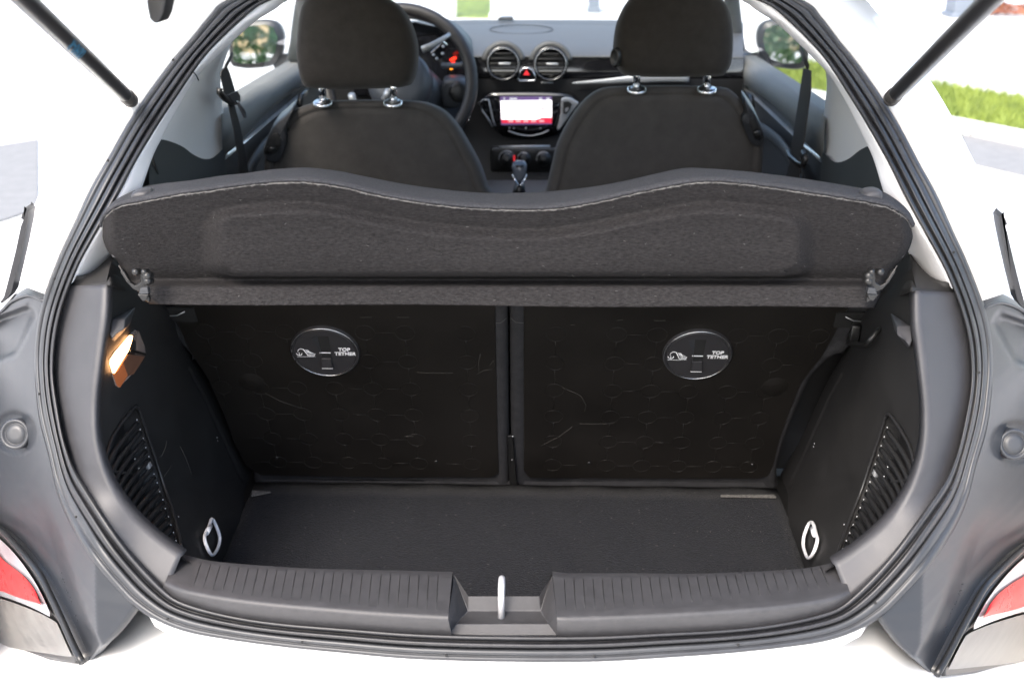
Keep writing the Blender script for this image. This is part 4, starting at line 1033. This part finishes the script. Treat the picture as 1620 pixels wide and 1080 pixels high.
tube("silver_spoke", [onY(556,150,2.90), onY(562,170,2.92)], [.010,.009], "satin", wh, seg=10)
tube("silver_spoke", [onY(608,158,2.90), onY(618,140,2.90)], [.010,.012], "satin", wh, seg=10)
col = tube("steering_column", [wc, wc+Vector((.03,.12,-.05)), wc+Vector((.06,.25,-.14))], [.07,.075,.09], "hub", car, seg=24)
pillow("column_shroud", [onY(a, b, 3.02) for a, b in [(700,130),(720,124),(736,128),(741,142),(738,160),(722,172),(700,168)]], [(1.05,-.05),(1,-.01),(.92,.0),(.7,.006)], "hub", col, axis=(0,-1,0), n=40)
lathe("ignition_lock", onY(727, 146, 2.995), (0.2,-1,.1), [(.028,-.01),(.028,.004),(.020,.008),(.012,.009)], "black", col, seg=28)
tube("indicator_stalk", [onY(700,104,3.02), onY(728,104,3.0), onY(742,98,2.99)], [.008,.008,.010], "hub", col, seg=10)
key = thing("car_key", "small metal key and fob hanging from the ignition lock beside the steering wheel", "key")
kp = onY(742, 168, 2.98)
tube("key_blade", [onY(744,160,2.99), onY(742,176,2.98), onY(741,188,2.98)], .0045, "satin", key, seg=8, flat=.4)
tube("key_ring", [onY(738+5*math.cos(k*math.pi/8), 186+5*math.sin(k*math.pi/8), 2.975) for k in range(16)], .001, "chrome", key, closed=True, seg=6)

# ================================================================== door mirrors
def door_mirror(P2, D, s, inner):
    P = [onY(a, b, D) for a, b in P2]; c = sum(P, Vector())/len(P)
    hs = pillow("door_mirror", P, [(.30,-.11),(.62,-.10),(.9,-.07),(1.04,-.03),(1.06,-.01),(1.0,.0)], "black", car, axis=(0,-1,0), n=48, label="door mirror outside the "+("driver's" if s < 0 else "passenger's")+" window")
    pc = pillow("mirror_cover", P, [(.33,-.115),(.66,-.104),(.94,-.074),(1.075,-.034)], "white", hs, axis=(0,-1,0), n=48)
    nn = (CAM-c).normalized(); 
    N = Vector((-s*-.0, -1, .0)); 
    tgt = Vector((s*3.2, -6, .9)); N = ((CAM-c).normalized()+(tgt-c).normalized()).normalized()
    Q = [onP(a, b, c+Vector((0,-.006,0)), N) for a, b in inner]
    prism("mirror_glass", Q, -N*.004, "mirror", hs)
    st = c+Vector((-s*.13, .02, -.05))
    tube("mirror_arm", [c+Vector((-s*.05,.03,-.05)), st, Vector((s*.66, c.y+.02, c.z-.075))], [.025,.022,.03], "black", hs, seg=12)
door_mirror([(366,100),(364,70),(370,48),(390,37),(420,34),(438,40),(445,60),(442,85),(430,102),(400,107),(380,106)], 3.35, -1, [(369,98),(368,70),(374,52),(392,42),(420,39),(433,44),(439,60),(436,82),(426,97),(400,101),(380,101)])
door_mirror([(1201,60),(1206,42),(1222,34),(1250,34),(1275,50),(1278,90),(1270,107),(1240,107),(1215,100),(1205,82)], 3.35, 1, [(1207,62),(1211,47),(1224,40),(1250,40),(1270,54),(1272,88),(1266,100),(1240,101),(1220,94),(1211,80)])

# ================================================================== rear lamp carriers (dark grey panels) and tail lights
PT = [(58,520),(56,560),(57,607),(63,660),(78,720),(90,773),(110,823),(143,880),(187,933),(213,960)]       # along the ring
def px_left(t):
    pass
PO = [(-160,600),(-160,640),(-150,690),(-120,740),(-70,785),(-5,835),(28,868),(62,908),(96,978),(133,1049)]   # along the lamp
edgeTop = [(70,476),(45,467),(18,477),(0,494),(-60,540),(-160,600)]
TOPR = c2([(71,470),(60,520),(56,560),(57,607),(63,660),(78,720),(90,773),(110,823),(143,880),(187,933),(213,960)], 110)
OUTR = c2([(-170,600),(-165,640),(-150,690),(-120,740),(-70,785),(-5,835),(28,868),(62,908),(96,978),(130,1047)], 110)
TE = c2(edgeTop, 70); BE = c2([(213,960),(195,985),(178,1005),(160,1022),(145,1042),(130,1047)], 70)
CREASE = [(-60,500),(40,740),(68,790),(88,835),(103,880),(118,930),(138,985),(158,1022),(165,1040)]
def panel_off(x, y):
    # ring side stands proud, the lamp side is sunk 14 mm behind a soft crease
    # signed side by comparing to the crease's x at this y
    def cx_at(y):
        for (a, b), (c, d2) in zip(CREASE, CREASE[1:]):
            if b <= y <= d2: return a+(c-a)*(y-b)/(d2-b)
        return CREASE[0][0] if y < CREASE[0][1] else CREASE[-1][0]
    s = cx_at(y)-x
    o = .020*sstep(-8, 16, s)*sstep(770, 860, y)
    # channel at the top
    ch = [(-40,585),(-5,575),(28,562),(60,500),(50,478),(18,490),(-10,500),(-60,540)]
    if inpoly(x, y, ch): o += .022*sstep(0, 10, dseg(x, y, ch+[ch[0]]))
    # round well for the plug
    r = math.hypot(x-24, y-684); o += .007*(1-sstep(29, 35, r))
    o -= .004*math.exp(-((y-486)/14)**2)*0
    return o
rows = []
for i in range(70):
    u = i/69; row = []
    for j in range(110):
        v = j/109
        x = (1-u)*TOPR[j][0]+u*OUTR[j][0]+(1-v)*TE[i][0]+v*BE[i][0]-((1-u)*(1-v)*TOPR[0][0]+u*(1-v)*OUTR[0][0]+(1-u)*v*TOPR[-1][0]+u*v*OUTR[-1][0])
        y = (1-u)*TOPR[j][1]+u*OUTR[j][1]+(1-v)*TE[i][1]+v*BE[i][1]-((1-u)*(1-v)*TOPR[0][1]+u*(1-v)*OUTR[0][1]+(1-u)*v*TOPR[-1][1]+u*v*OUTR[-1][1])
        row.append(onG(x, y, panel_off(x, y)+.006))
    rows.append(row)
tE = [r[0] for r in rows]; bE = [r[-1] for r in rows]
rows = [[r[0]+Vector((0,.03,.004))]+r+[r[-1]+Vector((0,.02,-.012))] for r in rows]
pl = grid("lamp_carrier_panel", rows, "panelgrey", car, label="satin grey corner panel holding the tail light, beside the boot opening"); pr = mirror(pl)
for s, par in ((-1, pl), (1, pr)):
    def PX(a, b, off): 
        p = onG(a, b, off); return p if s < 0 else Vector((-p.x, p.y, p.z))
    c = PX(25, 686, .008); nn_ = (PX(35,686,.006)-PX(15,686,.006)).cross(PX(25,676,.006)-PX(25,696,.006)).normalized()
    if nn_.y > 0: nn_ = -nn_
    tc_ = (CAM-Vector((-abs(c.x), c.y, c.z))).normalized()
    if s > 0: tc_.x = -tc_.x
    nn = (nn_+tc_*1.6).normalized(); c = c+tc_*.032
    lathe("round_plug", c, nn, [(.0200,-.012),(.0200,.001),(.0190,.0035),(.0172,.0042),(.0155,.0030),(.0140,.0005),(.0132,.0005),(.0125,.0022),(.006,.0026)], "flange", par, seg=56)
    tube("panel_edge_bead", [PX(a, b, .004) for a, b in c2(edgeTop[:5], 30)], .0022, "flange", par, seg=8)
    # black gasket
    GK = [(-30,815),(0,838),(14,850),(38,877),(62,907),(78,938),(96,976),(115,1018),(130,1047)]
    tube("lamp_gasket", catmull([PX(a, b, -.004) for a, b in GK], 50), .0042, "black", par, seg=10)
    # moulded marks, too small to read
    vf = []
    rr = random.Random(11)
    for k in range(9):
        t = k/8; a = 95+28*t; b = 905+78*t
        for q in range(2):
            da, db = rr.uniform(-3, 3), rr.uniform(-3, 3); vf.append(tube_vf([PX(a+da, b+db, .0245), PX(a+da+rr.uniform(2,4), b+db+rr.uniform(-2,2), .0245)], .0004, seg=5))
    multi("moulded_marks", vf, "panelgrey", par)
# tail lights
def tail_light(s):
    def PX(a, b, off): 
        p = onG(a, b, off); return p if s < 0 else Vector((-p.x, p.y, p.z))
    def patch(name, A, B, off, m, par, n=40, nv=12, crown=.004, **k):
        A, B = c2(A, n), c2(B, n); rows = []
        for i in range(nv):
            t = i/(nv-1); rows.append([PX(A[j][0]*(1-t)+B[j][0]*t, A[j][1]*(1-t)+B[j][1]*t, off-crown*math.sin(t*math.pi)) for j in range(n)])
        return grid(name, rows, m, par, **k)
    base = patch("tail_light", [(-90,780),(-20,826),(8,848),(34,877),(58,910),(76,945),(96,985),(122,1044)], [(-110,1018),(-60,1020),(0,1030),(30,1036),(60,1041),(85,1044),(105,1047),(123,1049)], .004, "black", car, crown=.0, solid=.04, label="tail light with red lens above a smoked lens, "+("left" if s < 0 else "right")+" of the opening")
    patch("clear_surround", [(-90,800),(-20,838),(6,858),(30,884),(52,915),(66,940),(78,966)], [(-90,935),(-30,938),(0,942),(25,950),(45,958),(62,966),(79,975)], -.003, "clear", base, crown=.0005)
    patch("red_lens", [(-90,835),(-20,862),(8,888),(28,903),(44,918),(56,935),(64,953)], [(-90,930),(-30,932),(0,934),(22,942),(40,948),(54,952),(66,957)], -.0065, "red", base)
    patch("smoked_lens", [(-90,938),(-30,940),(0,946),(30,956),(60,968),(80,978),(90,985)], [(-90,1008),(-30,1012),(0,1020),(40,1028),(75,1033),(100,1037),(114,1038)], -.002, "smoked", base)
    for a, b in ((28,876),(10,862)): 
        pass
tail_light(-1); tail_light(1)
# black side weather strips on the shoulders
for s in (-1, 1):
    P2 = [(0,478),(6,470),(14,440),(24,400),(33,358),(37,348),(33,345),(36,337),(42,330),(40,328),(45,334),(43,350),(36,385),(27,425),(18,462),(12,472),(3,480)]
    P = [onY(a, b, 1.262+.0*(b)) for a, b in P2]
    if s > 0: P = mir(P)
    prism("side_weather_strip", P, (0,.02,0), "rubber", car, bevel=.003, smooth=True)

# ================================================================== outside: ground, verge, posts, wall
gr = grid("ground", [[Vector((x, y, 0)) for x in (-60,-20,-5,0,5,20,60)] for y in (-40,-10,0,10,20,60,120)], "ground", None, face_cam=False)
gr["kind"] = "structure"; gr["label"] = "pale sunlit concrete yard around the car"
def gpoly(name, P2, z, m, th=.003):
    return prism(name, [onZ(a, b, z) for a, b in P2], (0,0,-th), m, None)
# diagonal verge on the right running ahead of the car
n0 = onZ(1560, 212, 0); n1 = onZ(1205, 140, 0); f0 = onZ(1560, 157, 0); f1 = onZ(1205, 100, 0)
dirn = (n1-n0); dirn.z = 0; dirn.normalize()
nA, nB = n0-dirn*9, n1+dirn*1.2; wv = (f0-n0); wv.z = 0; wv = wv-dirn*wv.dot(dirn)
verge = prism("lawn_soil", [nA, nB, nB+wv, nA+wv], (0,0,.05), "grass", None); verge["kind"] = "structure"
kw = -wv.normalized()*.16
kerb = thing("kerb", "pale kerb of laid stones along the grass verge to the right of the car", "kerb")
L = (nB-nA).length; k = 0
while k*1.0 < L:
    a = nA+dirn*(k*1.0+.01); b = nA+dirn*(min(L, k*1.0+.99))
    prism("kerb_stone", [a, b, b+kw, a+kw], (0,0,.075), "kerb", kerb, bevel=.01); k += 1
pv = prism("pavement", [nA+kw*1.05, nB+kw*1.05, nB+kw*5.2, nA+kw*5.2], (0,0,.006), "asphalt", None); pv["kind"] = "structure"
vs, fs = [], []
for k in range(42000):
    p = nA+dirn*(L*rng.random())+wv*rng.random(); h = rng.uniform(.03,.08); a = rng.random()*6.28; d = Vector((math.cos(a), math.sin(a), 0))
    b = len(vs); vs += [p+d*.006+ZZ*.045, p-d*.006+ZZ*.045, p+ZZ*(h+.05)+Vector((rng.gauss(0,.02), rng.gauss(0,.02), 0))]; fs.append((b, b+1, b+2))
gs = finish("grass", mesh_raw(vs, fs), "grass", None, smooth=False); gs["kind"] = "stuff"; gs["label"] = "bright green mown grass on the verge right of the car"
# shade on the ground at the left, painted as a grey patch
pl_ = [onZ(a, b, .004) for a, b in [(-200,262),(60,221),(60,330),(-200,420)]]
rd = prism("shade_patch", pl_, (0,0,.004), "asphalt", None); rd["kind"] = "structure"
# posts
def post(px, py, wpx, label, h=2.6):
    b = onZ(px, py, 0); zd = (b-CAM).length; wd = wpx/1750*zd
    root = box("post", (b.x, b.y, h/2), (wd, wd, h), "post", None, bevel=.01)
    tag(root, label, "post"); box("post_foot", (b.x, b.y, .03), (wd*1.2, wd*1.2, .06), "post", root, bevel=.01); 
    return root
post(939, 20, 16, "slim blue grey post seen through the windscreen")
post(1522, 27, 38, "thick blue grey post standing at the upper right of the view")
# leaf litter at the upper right
vs, fs = [], []
for k in range(500):
    a = rng.uniform(1570,1700); b = rng.uniform(6,22); p = onZ(a, b, .02+rng.random()*.05); s_ = rng.uniform(.03,.09)
    u = Vector((rng.gauss(0,1), rng.gauss(0,1), rng.gauss(0,.3))).normalized()*s_; v_ = Vector((rng.gauss(0,1), rng.gauss(0,1), rng.gauss(0,.3))).normalized()*s_*.5
    q = len(vs); vs += [p-u, p+v_, p+u, p-v_]; fs.append((q, q+1, q+2, q+3))
lf = finish("leaf_litter", mesh_raw(vs, fs), "bark", None, smooth=False); lf["kind"] = "stuff"; lf["label"] = "reddish brown fallen leaves beyond the post at the upper right"
# lawn patch seen through the windscreen with pale frames
lw2 = gpoly("lawn", [(722,-8),(776,-8),(776,27),(722,26)], .02, "grass", .02); lw2["kind"] = "structure"
for a, lab in ((711,"pale post left of the small lawn seen through the windscreen"),(783,"pale post right of the small lawn seen through the windscreen")):
    b = onZ(a, 29, 0); r_ = box("post", (b.x, b.y, 1.3), (.10, .10, 2.6), "wallw", None, bevel=.01); tag(r_, lab, "post"); box("post_foot", (b.x, b.y, .03), (.14,.14,.06), "wallw", r_, bevel=.01)
# hedges behind the viewer, which the door mirrors show
def hedge(cx, cy, w_, d_, h_, label, n=6000):
    vs, fs = [], []
    for k in range(n):
        p = Vector((cx+rng.uniform(-w_, w_), cy+rng.uniform(-d_, d_), rng.uniform(.05, h_)*rng.uniform(.8,1)))
        u = Vector((rng.gauss(0,1), rng.gauss(0,1), rng.gauss(0,1))).normalized()*.07; v_ = Vector((rng.gauss(0,1), rng.gauss(0,1), rng.gauss(0,1))).normalized()*.04
        q = len(vs); vs += [p-u, p+v_, p+u, p-v_]; fs.append((q, q+1, q+2, q+3))
    t = thing("hedge", label, "hedge"); o = finish("foliage", mesh_raw(vs, fs), "leaf", t, smooth=False)
    return t
hedge(-4.2, -5.0, 2.2, 1.0, 1.7, "leafy green hedge reflected in the driver's door mirror")
hedge(5.0, -7.0, 2.2, 1.0, 1.5, "leafy green hedge reflected in the passenger's door mirror")
